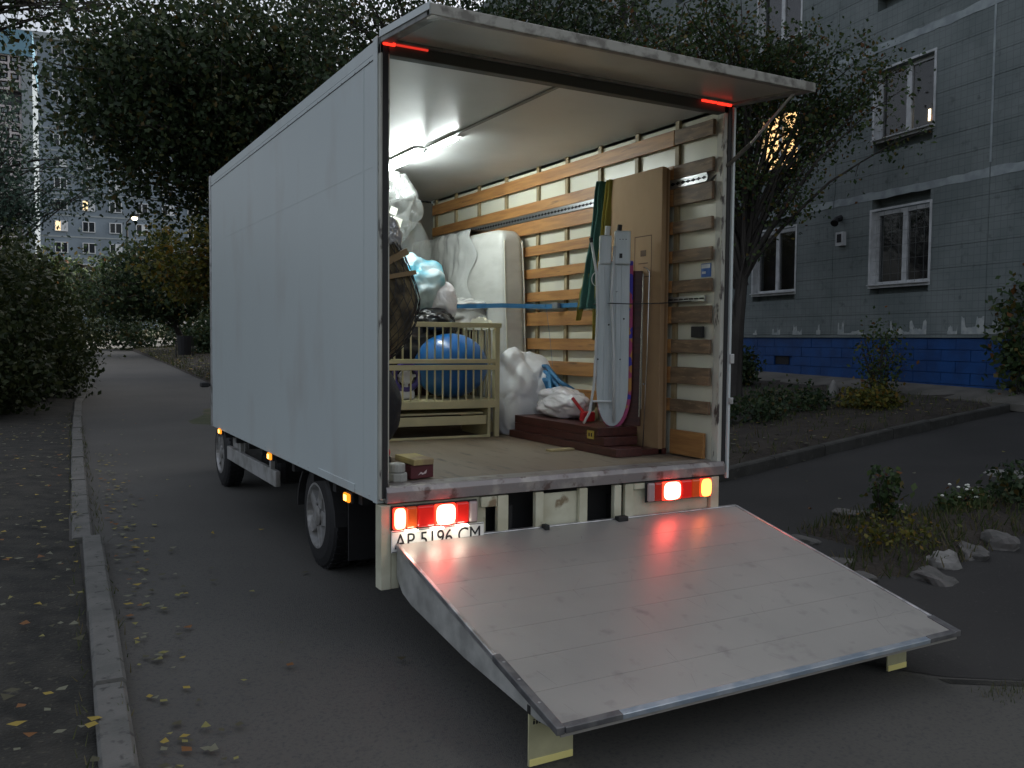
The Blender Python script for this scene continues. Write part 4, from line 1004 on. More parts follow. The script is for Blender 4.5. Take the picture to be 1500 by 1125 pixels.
for (u0, u1, z0, z1, f, k) in wins:
    lit = (f == 1 and k == 5) or (f == 2 and k == 9)
    w_ = bb(MB(), u0+.001, u1-.001, .28, .3, z0+.001, z1-.001).build('window', m_lit if lit else m_unlit, bld)
    fm = MB()
    mid = (u0*.5+u1*.5) if k % 2 else (u0*.52+u1*.48)
    d0, d1 = .10, .17
    for (a, b_, c_, e_) in ((u0+.002, u1-.002, z0+.002, z0+.07), (u0+.002, u1-.002, z1-.07, z1-.002), (u0+.002, u0+.07, z0+.07, z1-.07), (u1-.07, u1-.002, z0+.07, z1-.07), (mid-.055, mid+.055, z0+.07, z1-.07)):
        bb(fm, a, b_, d0, d1, c_, e_)
    fm.build('frame', m_wf, w_)
    # painted reveal surround
    rv_ = MB(); t_ = .05
    for (a, b_, c_, e_) in ((u0-t_, u1+t_, z0-.05, z0-.001), (u0-t_, u1+t_, z1+.001, z1+.04), (u0-t_, u0-.001, z0-.0, z1+.0), (u1+.001, u1+t_, z0, z1)):
        bb(rv_, a, b_, -.012, -.0045, c_, e_)
    bb(rv_, u0+.0005, u0+.0019, -.01, .2, z0, z1); bb(rv_, u1-.0019, u1-.0005, -.01, .2, z0, z1)
    rv_.build('surround', m_wf, w_)
    bb(MB(), u0-.03, u1+.03, -.07, .1, z0-.002, z0+.018).build('sill', m_wf, w_)
    if f < 3 and k < 9:
        bb(MB(), u0+.071, mid-.056, .13, .136, z0+.071, z1-.071).build('pane', m_pane, w_)
        bb(MB(), mid+.056, u1-.071, .13, .136, z0+.071, z1-.071).build('pane', m_pane, w_)
    if f == 1 and k == 4:
        bb(MB(), u0+.27, u0+.31, .2, .22, z0+.16, z0+.36).build('reading_lamp', emis('lamp_in_window', (1, .8, .5), 5), w_)
        bb(MB(), u0+.12, u0+.26, .22, .24, z0+.16, z0+.26).build('lamp_glow_shade', mat('shade_warm', (.3, .15, .1), .8, emit=(1, .4, .2), estr=.12), w_)
    if f == 0 and -6 < u0 < 10 and k != 5:
        br = MB()
        for uu in np.arange(u0+.15, u1-.1, .19): br.tube([BM @ Vector((uu, .04, z0)), BM @ Vector((uu, .04, z1))], .0025, 4)
        for zz in np.arange(z0+.2, z1, .25): br.tube([BM @ Vector((u0, .045, zz)), BM @ Vector((u1, .045, zz))], .0025, 4)
        br.build('window_grille', mat('grille_grey', (.12, .13, .13), .6), w_)
# blue base with blocks
bb(MB(), U0, U1, .09, .31, .2, 1.60).build('base_core', m_blue, bld)
zc = [.62, .83, 1.02, 1.21, 1.40, 1.585]; blocks = []
for r_, (za, zb) in enumerate(zip(zc, zc[1:])):
    u = U0+(.3 if r_ % 2 else 0)
    while u < U1:
        uu = min(U1, u+.6); blocks.append((u, uu, za, zb)); u = uu
blocks.sort(key=lambda q: abs(q[0]-1))
restb = MB()
for i, (a, b_, za, zb) in enumerate(blocks):
    if 3.0 < a+.3 < 3.6 and 1.0 < za < 1.1: continue
    if i < 180: bb(MB(), a+.005, b_-.005, .03+random.uniform(0, .006), .0895, za+.004, zb-.004).build('base_block', m_blue, bld, recalc=False)
    else: bb(restb, a+.005, b_-.005, .033, .0895, za+.004, zb-.004)
restb.build('base_blocks_beyond', m_blue, bld)['kind'] = 'stuff'
bb(MB(), 2.95, 3.55, .07, .088, 1.03, 1.2).build('cellar_vent', m_room, bld)
bb(MB(), U0, U1, .0, .2, 1.60, 1.655).build('drip_ledge', m_wall, bld)
# white paint smears above the base
m_sm = mat('white_smear', (.42, .44, .42), .9, bump=.003, bscale=20, col2=(.3, .33, .33), cscale=9)
sm_ = [(5.2, .15, .32), (4.05, .12, .16), (3.3, .22, .18), (2.6, .24, .28), (1.95, .10, .32), (1.3, .14, .36), (.95, .5, .1), (.02, .1, .34), (-.25, .35, .16), (-.62, .3, .34), (-1.35, .16, .2), (-1.75, .35, .42), (-2.2, .3, .3)]
for (u, w_, h_) in sm_:
    w_ *= 1.25; h_ *= .82
    P = []; n_ = 16
    for i in range(n_+1):
        s = i/n_; P.append((u-w_/2+w_*s, 1.658+h_*(.10+(.9 if .2 < (s*1.15+u) % 1 < .66 else .3)*(.75+.55*noise.noise(Vector((u*5+s*6, 2, 3)))+.12*(random.random()-.5)))))
    V = [BM @ Vector((a, d_, b_)) for d_ in (-.0046, -.007) for a, b_ in [(u-w_/2, 1.657)]+P+[(u+w_/2, 1.657)]]; k = len(V)//2
    MB().add(V, [tuple(range(k)), tuple(range(2*k-1, k-1, -1))]+[(i, i+k, (i+1) % k+k, (i+1) % k) for i in range(k)]).build('paint_smear', m_sm, bld)
# wall lamp and meter box
MB().tube([BM @ Vector((1.38, -.005, 3.9)), BM @ Vector((1.38, -.12, 3.86)), BM @ Vector((1.33, -.2, 3.78))], [.06, .055, .075], 10).build('wall_lamp', m_black, bld)
mbx = bb(MB(), 1.22, 1.42, -.09, -.006, 3.36, 3.62).build('meter_box', m_wf, bld)
bb(MB(), 1.26, 1.38, -.095, -.0905, 3.42, 3.58).build('box_window', m_room, mbx)
# concrete apron
q = MB(); V = []
for u in np.arange(-14, 42.1, 1.0):
    for d_, h_ in ((-.75, -.05), (-.75, .05), (.1, .14)):
        p = BM @ Vector((u, d_, 0)); V.append((p.x, p.y, T(p.x, p.y)+h_+.08))
n_ = len(V)//3
q.add(V, [(i*3+k, i*3+k+1, i*3+k+4, i*3+k+3) for i in range(n_-1) for k in range(2)])
tag(q.build('concrete_apron', mat('apron_concrete', (.14, .13, .11), .9, bump=.01, bscale=12, col2=(.09, .085, .07), cscale=2), None, recalc=False), kind='structure')

# ------------------------------------------------------------------ distant buildings
# frontal block beyond the road end
def farblock():
    b = thing('distant_apartment_block', 'tall blue-grey apartment block far down the road with some lit windows', 'building', (0, 0, 0))
    c = Vector((-1.5512, -4.1579, 0)); yaw = R(29.1)-math.atan((118-750)/1294.2)*-1
    # place at 105 m along the ray through the left of the truck
    th_ = R(29.1)+math.atan((100-750)/1294.2); dirv = Vector((math.sin(th_), math.cos(th_), 0)); P = c+dirv*136
    fwd = Vector((math.sin(R(8)), math.cos(R(8)), 0)); rt = Vector((fwd.y, -fwd.x, 0))
    M = Matrix(((rt.x, fwd.x, 0, P.x), (rt.y, fwd.y, 0, P.y), (0, 0, 1, 3.2), (0, 0, 0, 1)))
    mw_ = mat('far_wall', (.20, .25, .30), .8, bump=.01, bscale=2, col2=(.17, .21, .25), cscale=.4)
    mj = mat('far_joint', (.30, .34, .36), .8); mf = mat('far_frame', (.62, .65, .68), .6)
    mg = mat('far_glass', (.02, .025, .03), .1); ml = emis('far_lit', (1, .75, .42), 1.6); mo = emis('far_lit_orange', (1, .33, .05), .9)
    MB().box(-16, 40, .2, 12, -4, 38.1, M).build('wall', mw_, b)
    MB().box(-16.2, 40.2, -.2, 12.2, 38.1, 38.9, M).build('roof_edge', mj, b)
    for fl_ in range(1, 13):
        MB().box(-16, 40, .15, .199, fl_*2.9+.15, fl_*2.9+.35, M).build('floor_joint', mj, b)
    us = [-14.5, -11.3, -6.5, -1.2, 2.1, 6.0, 9.3, 12.8, 16.2, 19.5, 22.6]
    us = [-15+i*3.4 for i in range(16)]
    for fl_ in range(13):
        for i, u in enumerate(us):
            z = fl_*2.9+.95
            m1 = ml if (fl_, i) in ((4, 4), (5, 5), (7, 8)) else (mo if (fl_, i) == (1, 6) else mg)
            w_ = MB().box(u+.07, u+1.53, .12, .14, z+.07, z+1.38, M).build('window', m1, b)
            fm = MB()
            for (a0, a1, b0, b1) in ((u, u+1.6, z, z+.09), (u, u+1.6, z+1.36, z+1.45), (u, u+.1, z+.09, z+1.36), (u+1.5, u+1.6, z+.09, z+1.36), (u+.72, u+.84, z+.09, z+1.36)): fm.box(a0, a1, .05, .19, b0, b1, M)
            if (i+fl_*2) % 3 == 0: fm.box(u+.84, u+1.5, .08, .11, z+.09, z+1.36, M)
            fm.build('frame', mf, w_)
    return b
farblock()
def loggia_block():
    b = thing('loggia_block', 'tall apartment block with pale patterned loggia screens at the far left', 'building')
    c = Vector((-1.5512, -4.1579, 0)); th_ = R(29.1)+math.atan((48-750)/1294.2); dirv = Vector((math.sin(th_), math.cos(th_), 0)); P = c+dirv*86
    fwd = Vector((math.sin(R(3)), math.cos(R(3)), 0)); rt = Vector((fwd.y, -fwd.x, 0))
    M = Matrix(((rt.x, fwd.x, 0, P.x), (rt.y, fwd.y, 0, P.y), (0, 0, 1, 2.0), (0, 0, 0, 1)))
    mp_ = mat('far_screen', (.46, .43, .45), .8, col2=(.38, .36, .38), cscale=1); mc = mat('far_pale', (.2, .235, .26), .8); md = mat('far_recess', (.06, .06, .075), .8); mr = mat('far_mural', (.12, .24, .32), .8)
    MB().box(-14, 0, .6, 12, -2, 22.9, M).build('wall', md, b)
    MB().box(-.45, .35, -.1, 12, -2, 22.9, M).build('corner_pier', mc, b)
    MB().box(-14, .4, -.15, 12, 22.9, 25.0, M).build('parapet', mr, b)
    # screens: grid lattice with pale studs, one per storey and bay
    for fl_ in range(8):
        z0 = fl_*2.87
        for k in range(4):
            u0 = -.5-3.25*(k+1)
            g_ = MB(); st_ = MB()
            if fl_ in (3, 6) and k < 2: n2 = 2
            else: n2 = 4
            for i in range(5): g_.box(u0+i*.8-.09, u0+i*.8+.09, 0, .25, z0, z0+2.87*n2/4, M)
            for i in range(n2+1): g_.box(u0, u0+3.2, .01, .24, z0+i*.7-.08, z0+i*.7+.1, M)
            for i in range(4):
                for j in range(n2): st_.box(u0+i*.8+.22, u0+i*.8+.58, .1, .3, z0+j*.7+.25, z0+j*.7+.5, M)
            s_ = g_.build('loggia_screen', mp_, b); st_.build('studs', mc, s_)['kind'] = 'stuff'
    return b
loggia_block()

# ------------------------------------------------------------------ vegetation
m_bark = mat('bark', (.035, .03, .026), .9, bump=.012, bscale=14, stretch=(1, 1, .25), col2=(.06, .053, .045), cscale=5)
G_dark = leafmat('leaves_dark', [((.036, .062, .026), .35), ((.052, .08, .032), .3), ((.026, .045, .022), .2), ((.07, .08, .025), .1), ((.10, .07, .02), .05)])
G_mid = leafmat('leaves_mid', [((.05, .085, .03), .4), ((.07, .10, .03), .3), ((.035, .06, .025), .15), ((.13, .10, .025), .1), ((.16, .07, .025), .05)])
G_yel = leafmat('leaves_turning', [((.09, .10, .02), .35), ((.16, .14, .02), .3), ((.06, .07, .02), .2), ((.20, .12, .02), .15)])
G_blue = leafmat('leaves_bluish', [((.045, .08, .06), .4), ((.06, .10, .075), .3), ((.03, .055, .04), .3)])
def leaves(C, n, spread, size, m, name, parent, flat=.0):
    """n leaves round cluster centres C"""
    C = np.asarray(C); idx = rng.integers(0, len(C), n)
    P = C[idx]+rng.normal(0, 1, (n, 3))*spread
    s = size*rng.uniform(.6, 1.35, n)[:, None]
    a = rng.normal(0, 1, (n, 3)); a[:, 2] -= .3; a /= np.linalg.norm(a, axis=1)[:, None]
    t = rng.normal(0, 1, (n, 3)); b = np.cross(a, t); b /= np.linalg.norm(b, axis=1)[:, None]
    nn = np.cross(a, b)
    V = np.stack([P-a*s*.5, P+b*s*.32+nn*s*.08, P+a*s*.5, P-b*s*.32+nn*s*.08], 1).reshape(-1, 3)
    F_ = np.arange(n*4).reshape(n, 4)
    return link(name, quadmesh(name, V, F_, m), parent)
def tree(name, label, base, top, blobs, nbr, nl, size, lm, group=None, trunk_r=.16, spread=.28, cat='tree', seed=0, lean=(0, 0), twigs=3):
    rs = random.Random(seed); base = Vector(base); top = Vector(top)
    root = thing(name, label, cat, base, group=group)
    tb = MB(); m_ = 8; spine = []
    for i in range(m_+1):
        t = i/m_; p = base.lerp(top, t)+Vector((noise.noise(Vector((seed, t*3, 0))), noise.noise(Vector((seed, t*3, 5))), 0))*.25*t
        spine.append(p)
    loc = lambda p: p-base
    tb.tube([loc(p) for p in spine], [trunk_r*(1-.75*i/m_)*(1.25 if i == 0 else 1) for i in range(m_+1)], 9)
    C = []
    tot = sum(b[2] for b in blobs)
    for (c, r, wgt) in blobs:
        c = Vector(c)
        for k in range(max(1, int(nbr*wgt/tot))):
            while True:
                q = Vector([rs.uniform(-1, 1) for _ in range(3)])
                if .25 < q.length < 1: break
            e = c+Vector((q.x*r[0], q.y*r[1], q.z*r[2]))
            ti = min(m_-1, max(2, int(m_*rs.uniform(.35, 1.0)))); s = spine[ti]
            if (e-s).length > 1.5 and e.z < s.z: s = spine[max(2, ti-2)]
            mid = s.lerp(e, .45)+Vector((rs.uniform(-.3, .3), rs.uniform(-.3, .3), .18*(e-s).length))
            pts = []
            L_ = (e-s).length
            for i in range(8):
                t = i/7; pts.append((s*(1-t)**2+mid*2*t*(1-t)+e*t*t)+Vector([noise.noise(Vector((k*3.1+seed, t*4, j*7)))*.10*L_*.3 for j in range(3)]))
            r0 = trunk_r*.32*min(1, L_/3)
            tb.tube([loc(p) for p in pts], [max(.006, r0*(1-t/7.3)) for t in range(8)], 5, cap=False)
            C += [pts[7], pts[6], pts[6].lerp(pts[7], .5)]
            for j in range(twigs):
                a = pts[rs.randint(3, 7)]; d = Vector([rs.gauss(0, 1) for _ in range(3)]).normalized()*rs.uniform(.3, .8)*min(1, r[0]*.6)
                d.z -= .1; tb.tube([loc(a), loc(a+d*.5+Vector((0, 0, .05))), loc(a+d)], [.010, .007, .004], 4, cap=False)
                C += [a+d, a+d*.6]
    tb.build('trunk', m_bark, root, recalc=False)
    leaves([tuple(loc(p)) for p in C], nl, spread, size, lm, 'crown', root)
    return root
def g(x, y): return (x, y, T(x, y)-.05)
# big trees behind the truck (left of the box top)
tree('tall_tree', 'dense dark tree rising behind the truck cab with full crown', g(4.6, 15.5), (3.6, 14.5, 6.5),
     [((.6, 12.5, 6.2), (2.3, 2.0, 1.9), 2.2), ((2.6, 13, 7.2), (2.4, 2, 1.8), 1.6), ((-.1, 12.0, 6.3), (1.0, 1.2, 1.0), .7), ((3.2, 13, 5.3), (1.6, 1.6, 1.2), .8), ((.4, 12.5, 4.7), (1.4, 1.4, .8), .7)], 170, 50000, .105, G_dark, 'trees behind the truck', .2, .30, seed=3)
tree('tall_tree', 'dark tree with sky gaps directly above the white box roof', g(6.2, 11.5), (5.4, 10.5, 6.5),
     [((4.0, 9.8, 6.6), (1.9, 1.6, 1.7), 1.6), ((6.2, 9.6, 6.2), (1.9, 1.6, 1.5), 1.3), ((7.1, 9.3, 6.9), (1.7, 1.5, 1.0), 1.1)], 150, 33000, .085, G_dark, 'trees behind the truck', .18, .26, seed=5)
tree('tall_tree', 'open branched tree between the truck and the apartment block windows', g(9.0, 7.1), (9.45, 7.2, 6.0),
     [((7.9, 7.2, 6.35), (1.7, 1.3, .9), 3.6), ((9.5, 6.5, 6.2), (1.0, .8, .55), 1.6), ((10.3, 6.2, 5.5), (.7, .6, .35), 1.0), ((10.6, 5.8, 6.2), (.8, .6, .4), .6), ((8.6, 7.2, 4.2), (.7, .7, .7), .5), ((9.6, 6.8, 3.9), (.8, .7, .45), .22), ((10.6, 4.9, 5.35), (.5, .4, .2), .07), ((10.9, 4.7, 4.7), (.4, .4, .3), .06)], 96, 19000, .075, G_mid, 'trees behind the truck', .14, .16, seed=8, twigs=4)
tree('leaning_tree', 'slim tree with turning yellow-green leaves behind the cab', g(5.4, 25), (4.9, 24.5, 5.0),
     [((4.2, 24, 4.5), (2.2, 2, 1.8), 2), ((2.4, 24, 3.9), (1.4, 1.4, 1.2), 1), ((5.6, 24, 3.2), (1.6, 1.6, 1.2), .8)], 90, 12000, .16, G_yel, 'small trees along the right verge', .12, .26, seed=12)
tree('leaning_tree', 'small forked tree with leaning trunk behind the rubbish bin', g(5.2, 39), (3.6, 38, 4.6),
     [((4.0, 38, 4.2), (2.6, 2, 1.7), 1.4), ((1.8, 38, 3.6), (2, 2, 1.3), .8), ((6.0, 38, 3.6), (2, 2, 1.6), .8)], 80, 11000, .2, G_dark, 'small trees along the right verge', .17, .32, seed=15)
tree('leaning_tree', 'dusky bushy tree farther back at the end of the road', g(5.0, 62), (4.0, 62, 6),
     [((3, 62, 5.0), (4, 3, 2.6), 1), ((9, 62, 5.0), (5, 3, 3), 1), ((-5, 64, 5.2), (4, 3, 2.2), .7)], 90, 12000, .3, G_mid, 'small trees along the right verge', .2, .5, seed=16)
tree('bare_tree', 'thin branchy tree in front of the patterned loggia block', g(-3.2, 25), (-2.4, 24.5, 6.5),
     [((-1.8, 24, 5.3), (1.3, 1.1, .8), 1.1), ((-1.6, 24, 7.4), (1.2, 1.2, .9), .5), ((.5, 24, 6.0), (1.0, 1.0, .9), .45), ((-3.2, 24, 7), (1.2, 1.2, 1.2), .5)], 90, 7000, .12, G_blue, None, .13, .24, seed=19)
tree('overhead_branch_tree', 'tree whose dark leafy branches hang into the top left sky', g(-5.2, 9), (-4.6, 9.5, 6.2),
     [((-1.75, 9, 5.95), (.8, .8, .3), 1), ((-.75, 9.3, 6.1), (.7, .7, .3), .8), ((-2.0, 9, 4.85), (.55, .6, .12), .4)], 60, 1900, .095, G_dark, None, .16, .15, seed=22)
# hedge on the left
def bush(name, label, base, blobs, n, size, m, spread=.22, cat='bush', stems=20, seed=0, group=None):
    rs = random.Random(seed); base = Vector(base); root = thing(name, label, cat, base, group=group); C = []; sb_ = MB()
    tot = sum(b[2] for b in blobs)
    for (c, r, w_) in blobs:
        c = Vector(c)
        for k in range(int(260*w_/tot)+1):
            q = Vector([rs.gauss(0, 1) for _ in range(3)]).normalized()*rs.uniform(.35, 1.0)**.4
            p = c+Vector((q.x*r[0], q.y*r[1], q.z*r[2])); p.z = max(p.z, T(p.x, p.y)+.1); C.append(tuple(p-base))
        for k in range(int(stems*w_/tot)+1):
            q = Vector([rs.uniform(-.8, .8) for _ in range(3)]); e = c+Vector((q.x*r[0], q.y*r[1], abs(q.z)*r[2])); s = Vector((c.x+q.x*r[0]*.3, c.y+q.y*r[1]*.3, 0)); s.z = T(s.x, s.y)
            sb_.tube([s-base, (s.lerp(e, .5)+Vector((rs.uniform(-.1, .1), 0, .1)))-base, e-base], [.02*max(.25, min(1, r[2])), .013*max(.25, min(1, r[2])), .004], 5, cap=False)
    sb_.build('stems', m_bark, root, recalc=False)
    leaves(C, n, spread, size, m, 'foliage', root)
    return root
bush('hedge_bush', 'big dark overgrown bush on the left edge of the road', g(-3, 17),
     [((-2.6, 16.5, 1.7), (2.2, 2.6, 1.9), 2.2), ((-1.5, 18.5, 1.2), (1.2, 2.5, 1.5), 1.2), ((-5.5, 16, 1.8), (2.5, 2.5, 2.0), 1.4), ((-3.0, 14.0, .9), (1.9, 1.5, 1.0), 1), ((-1.5, 23, 1.5), (1.6, 2.5, 1.4), .7)], 60000, .11, leafmat('hedge_leaves', [((.035, .05, .015), .4), ((.05, .06, .018), .3), ((.022, .035, .012), .3)]), .26, stems=60, seed=31)
bush('verge_shrub', 'low dark shrub at the verge behind the bin', g(7.5, 34), [((7.0, 35, 1.5), (2.2, 1.5, 1.0), 1), ((4.6, 45, 1.8), (3.2, 1.5, .8), .8)], 9000, .2, G_dark, .3, seed=33)
bush('garden_shrub', 'dark leafy shrub at the blue wall beside the cellar vent', g(10.8, 8.9), [((10.8, 8.9, 1.0), (.35, .35, .35), 1)], 1600, .09, G_dark, .1, seed=35)
bush('garden_shrub', 'thin twiggy shrub growing up the blue wall under the smears', g(11.2, 5.9), [((11.2, 5.9, 1.3), (.33, .35, .55), 1), ((11.2, 5.9, .9), (.2, .2, .3), .3)], 900, .07, G_mid, .12, stems=26, seed=36)
bush('garden_shrub', 'low yellowish plant in the middle of the garden bed', g(9.5, 4.6), [((9.5, 4.7, .62), (.45, .35, .16), 1)], 1700, .07, G_yel, .09, seed=37)
bush('garden_shrub', 'leafy shrub at the right edge of the picture before the wall', g(11.6, 3.7), [((11.75, 3.75, 1.75), (.42, .35, .75), 1), ((11.6, 3.7, 1.1), (.2, .2, .5), .3)], 2000, .11, G_mid, .14, stems=16, seed=38)
bush('garden_shrub', 'low dark clump of garden plants near the kerb', g(7.6, 4.6), [((7.3, 5.0, .5), (.6, .3, .14), 1), ((8.6, 5.4, .6), (.8, .4, .15), 1)], 2400, .07, G_dark, .1, seed=39)
bush('flower_bed_plant', 'upright green weed in the small stony flower bed', g(4.35, .42), [((4.35, .42, .34), (.09, .09, .18), 1)], 260, .06, G_mid, .05, stems=16, seed=40, group='plants in the stony flower bed')
bush('flower_bed_plant', 'yellowing low foliage at the near tip of the flower bed', g(3.85, -.05), [((3.95, .0, .12), (.3, .25, .06), 1)], 500, .04, G_yel, .06, stems=6, seed=41, group='plants in the stony flower bed')
bush('flower_bed_plant', 'dark green clump behind the white stone in the flower bed', g(6.3, .1), [((5.9, .15, .3), (.5, .3, .1), 1), ((7.1, .2, .4), (.5, .3, .18), 1)], 2400, .06, G_dark, .07, stems=12, seed=42, group='plants in the stony flower bed')
fw = bush('white_flowers', 'clump of small white flowers in the flower bed', g(5.3, .33), [((5.25, .33, .2), (.28, .13, .06), 1)], 500, .05, G_mid, .04, 'flowers', stems=10, seed=43)
q = MB()
for i in range(17):
    x, y, z = 5.25+random.gauss(0, .17)-5.3, .33+random.gauss(0, .07)-.33, random.uniform(.16, .30)
    q.lathe([(-.004, .005), (.003, .014), (.010, .012), (.014, .004)], (x, y, z), 8, 2)
q.build('blossoms', mat('petal_white', (.8, .8, .7), .6), fw)

# rocks
m_rock = mat('grey_rock', (.10, .097, .088), .9, bump=.01, bscale=14, col2=(.14, .13, .12), cscale=6)
m_rockw = mat('pale_rock', (.17, .165, .15), .9, bump=.01, bscale=14, col2=(.28, .27, .25), cscale=6)
def rock(x, y, r, seed, lab, m=m_rock, zz=None):
    o = crumple('rock', (0, 0, 0), r, m, seed=seed, amp=.35, fr=1.6, fine=.06, sub=3, smooth=False, sq=.75)
    o.location = (x, y, T(x, y)+r[2]*.3); o.rotation_euler = (0, 0, seed*1.3)
    return tag(o, lab, 'rock', 'stones edging the flower bed')
rock(3.66, -.50, (.17, .11, .06), 1, 'flat grey stone at the near corner of the flower bed')
rock(3.95, -.38, (.11, .09, .085), 2, 'palest stone of the flower bed edge', m_rockw)
rock(4.28, -.36, (.13, .09, .07), 3, 'grey stone right beside the palest edging stone')
rock(4.62, -.36, (.12, .09, .10), 4, 'upright dark stone at the right end of the front row')
rock(3.32, -.02, (.12, .10, .05), 5, 'low stone beside the lift platform edge')
rock(3.58, .52, (.12, .08, .04), 6, 'small flat stone on the path side of the flower bed')
rock(4.45, .80, (.14, .09, .05), 7, 'long low stone behind the green weed')
rock(3.22, -.30, (.10, .09, .045), 8, 'rounded stone nearest the lift platform')
rock(4.9, .72, (.12, .07, .05), 9, 'grey stone on the path edge before the flowers')
rock(5.9, .72, (.16, .07, .05), 10, 'stone on the path edge behind the white flowers')
rock(6.7, .9, (.18, .08, .07), 11, 'light stone on the path edge at the far right', m_rockw)
ws = crumple('garden_figure', (0, 0, .17), (.09, .08, .17), m_rockw, seed=3, amp=.1, fr=1.5, fine=.03, sub=3, shape=lambda p: Vector((p.x*(1-.5*max(0, p.z)), p.y*(1-.5*max(0, p.z)), p.z)))
ws.location = (9.9, 5.75, T(9.9, 5.75)+.12); tag(ws, 'small whitish pointed stone standing in the garden by the blue wall', 'stone')
sl_ = MB().lathe([(0, .46), (.06, .48), (.09, .45)], (0, 0, 0), 30, 2).build('concrete_slab', m_kerb, None, bevel=.01, loc=(7.1, 5.3, T(7.1, 5.3)+.12)); sl_.rotation_euler = (0, R(-4), 0)
tag(sl_, 'round concrete well cover lying in the garden bed', 'slab')

# bin, far car, street lamp
bn = thing('rubbish_bin', 'dark rubbish bin on legs at the right verge beside the leaning tree', 'bin', (4.15, 32.8, T(4.15, 32.8)))
MB().lathe([(.22, .24), (.95, .3), (.98, .3)], (0, 0, 0), 14, 2).build('bucket', m_black, bn)
MB().tube([(-.32, 0, 0), (-.32, 0, .8)], .025, 6).build('leg', m_black, bn); MB().tube([(.32, 0, 0), (.32, 0, .8)], .025, 6).build('leg', m_black, bn)
MB().tube([(-.32, 0, .62), (.32, 0, .62)], .02, 6).build('axle', m_black, bn)
car = thing('parked_car', 'small white car parked far away at the end of the road', 'car', (9.2, 62, T(9.2, 62)+.1), R(8))
MB().prism([(-2.1, .3), (-2.1, .75), (-1.5, .88), (-.9, 1.4), (.8, 1.42), (1.5, .9), (2.1, .82), (2.1, .3)], -.85, .85, 1).build('body', mat('car_white', (.7, .7, .72), .35), car, bevel=.08)
MB().prism([(-1.3, .93), (-.85, 1.33), (.72, 1.35), (1.25, .93)], -.86, .86, 1).build('window', m_gl, car)
for x in (-1.35, 1.35):
    for y in (-.8, .8): MB().lathe([(-.1, .32), (.1, .32)], (x, y, .32), 16, 1).build('wheel', m_black, car)
lp = thing('street_lamp', 'lit street lamp on a pole above the trees down the road', 'street lamp', (4.6, 58, T(4.6, 58)))
MB().tube([(0, 0, 0), (0, 0, 7.6), (.3, -.3, 8.0)], [.09, .06, .045], 8).build('pole', m_dark, lp)
MB().box(.15, .7, -.5, -.2, 7.95, 8.08).build('lamp_head', m_dark, lp)
MB().lathe([(-.12, .1), (-.04, .19), (.05, .14)], (.42, -.35, 7.86), 12, 2).build('bulb', emis('street_bulb', (1, .85, .6), 12), lp)

# ------------------------------------------------------------------ fallen leaves and grass
def scatter(name, n, fn, size, m, lift_=.006):
    V = np.zeros((n, 4, 3))
    for i in range(n):
        x, y, z = fn(); s = size*random.uniform(.6, 1.4); a = random.uniform(0, 6.28); c_, s_ = math.cos(a), math.sin(a)
        tx, ty = random.gauss(0, .25), random.gauss(0, .25)
        for k, (p, q_) in enumerate(((-.5, 0), (0, .36), (.5, 0), (0, -.36))):
            dx, dy = (p*c_-q_*s_)*s, (p*s_+q_*c_)*s
            V[i, k] = (x+dx, y+dy, z+lift_+abs(dx*tx+dy*ty)+(.3*s*random.random()*.3 if k == 2 else 0))
    o = link(name, quadmesh(name, V.reshape(-1, 3), np.arange(n*4).reshape(n, 4), m)); return o
m_fall = leafmat('fallen_leaves', [((.26, .24, .08), .22), ((.36, .27, .055), .15), ((.19, .19, .13), .25), ((.22, .10, .035), .10), ((.09, .085, .05), .28)], .7)
def f_lawn():
    while True:
        y = -3.5+random.random()**1.6*16; x = random.uniform(-4.8, -1.3+.04*y)
        if random.random() < (.35+.65*(noise.noise(Vector((x*1.2, y*1.2, 0))) > -.05)): return x, y, T(x, y)+.05
o = scatter('fallen_leaves', 1700, f_lawn, .052, m_fall); tag(o, 'yellow and brown fallen leaves on the dark lawn strip', 'leaves', kind='stuff')
def f_road():
    y = -3.8+random.random()**1.3*12; x = -1.1+.04*y+abs(random.gauss(0, .16)); return x, y, T(x, y)+.008
o = scatter('kerbside_leaves', 300, f_road, .046, m_fall); tag(o, 'yellow fallen leaves gathered in the gutter along the kerb', 'leaves', kind='stuff')
def f_road2():
    r_ = random.random()
    if r_ < .45: x, y = random.uniform(-1.1, .2), random.uniform(-3, 14)
    elif r_ < .8: x, y = random.uniform(2.6, 10), random.uniform(-1.5, 3)
    else: x, y = random.uniform(-1, 4), random.uniform(12, 34)
    return x, y, T(x, y)+.012
o = scatter('scattered_road_leaves', 110, f_road2, .045, m_fall); tag(o, 'single leaves strewn over the asphalt', 'leaves', kind='stuff')
def f_gar():
    while True:
        x, y = random.uniform(3.4, 11), random.uniform(2.6, 8)
        if inside((x, y), BEDA): return x, y, patch_h(x, y, BEDA, .09, .04, .05)
o = scatter('garden_leaves', 700, f_gar, .06, m_fall); tag(o, 'fallen leaves over the dark garden soil', 'leaves', kind='stuff')
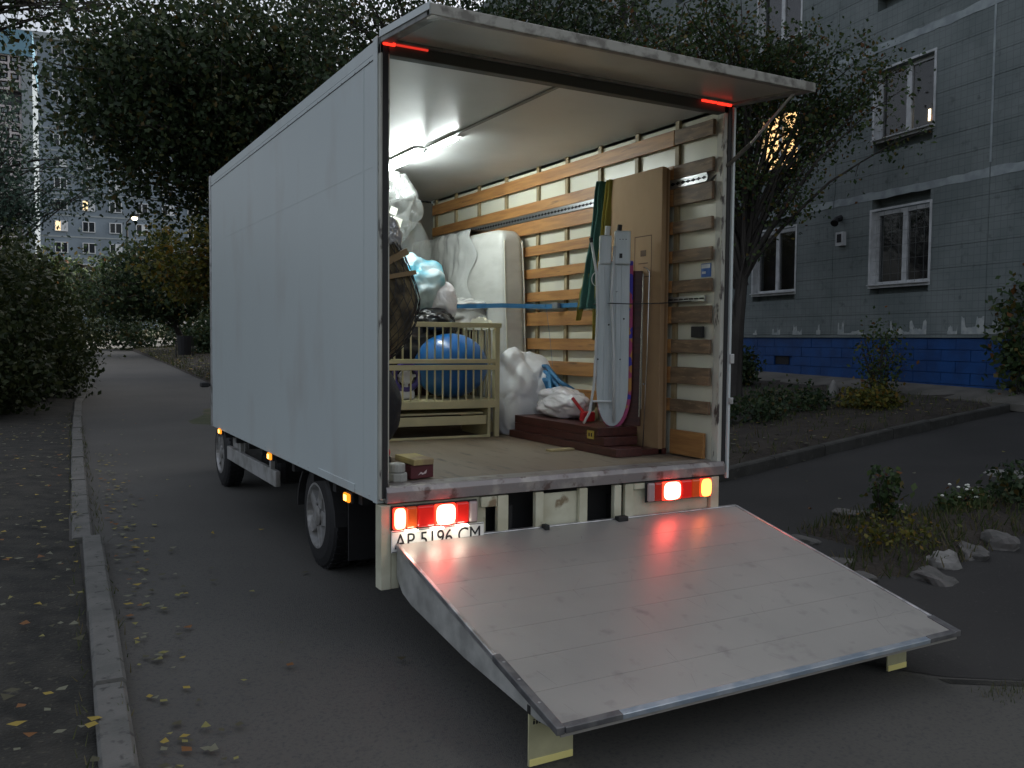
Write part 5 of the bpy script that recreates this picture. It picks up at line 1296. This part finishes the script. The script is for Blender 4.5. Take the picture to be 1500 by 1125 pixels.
def f_verge():
    y = random.uniform(19, 42); x = 2.9+(y-19)*.02+abs(random.gauss(0, 1.2)); return x, y, T(x, y)+.1
o = scatter('verge_leaves', 900, f_verge, .12, m_fall, .02); tag(o, 'brown leaf litter on the verge by the bin', 'leaves', kind='stuff')
def blades(name, n, fn, h, m, label):
    V = np.zeros((n, 4, 3))
    for i in range(n):
        x, y, z = fn(); a = random.uniform(0, 6.28); w_ = h*.07; hh = h*random.uniform(.4, 1.2); lx, ly = random.gauss(0, .35)*hh, random.gauss(0, .35)*hh
        c_, s_ = math.cos(a)*w_, math.sin(a)*w_
        V[i] = [(x-c_, y-s_, z), (x+c_, y+s_, z), (x+c_*.3+lx, y+s_*.3+ly, z+hh), (x-c_*.3+lx, y-s_*.3+ly, z+hh)]
    o = link(name, quadmesh(name, V.reshape(-1, 3), np.arange(n*4).reshape(n, 4), m)); return tag(o, label, 'grass', kind='stuff')
m_gr = leafmat('grass_blades', [((.05, .07, .02), .4), ((.09, .10, .04), .3), ((.14, .12, .06), .3)], .8)
blades('garden_weeds', 2600, f_gar, .09, m_gr, 'sparse weeds and grass in the garden bed')
def f_b():
    while True:
        x, y = random.uniform(3.1, 9), random.uniform(-.6, 1.3)
        if inside((x, y), BEDB): return x, y, patch_h(x, y, BEDB, .04, .05, .04)
blades('bed_weeds', 2600, f_b, .09, m_gr, 'weeds between the stones of the flower bed')
def f_e():
    x = random.uniform(2.3, 6.5); y = -1.58-(x-1.4)*.165+random.gauss(0, .045); return x, y, T(x, y)
blades('path_edge_grass', 1500, f_e, .03, m_gr, 'short grass along the broken path edge')
def f_v():
    y = random.uniform(13, 44); x = (2.95+(y-19)*.02 if y > 19 else 3.0)+abs(random.gauss(0, 1.6)); return x, y, T(x, y)+.05
blades('verge_grass', 4000, f_v, .18, m_gr, 'rough grass on the right verge')
def f_k():
    y = random.uniform(-3, 14); x = -1.32+.04*y+random.choice((-.02, .14))+random.gauss(0, .02); return x, y, T(x, y)+.02
blades('kerb_grass', 700, f_k, .05, m_gr, 'tiny grass tufts along the kerb joints')
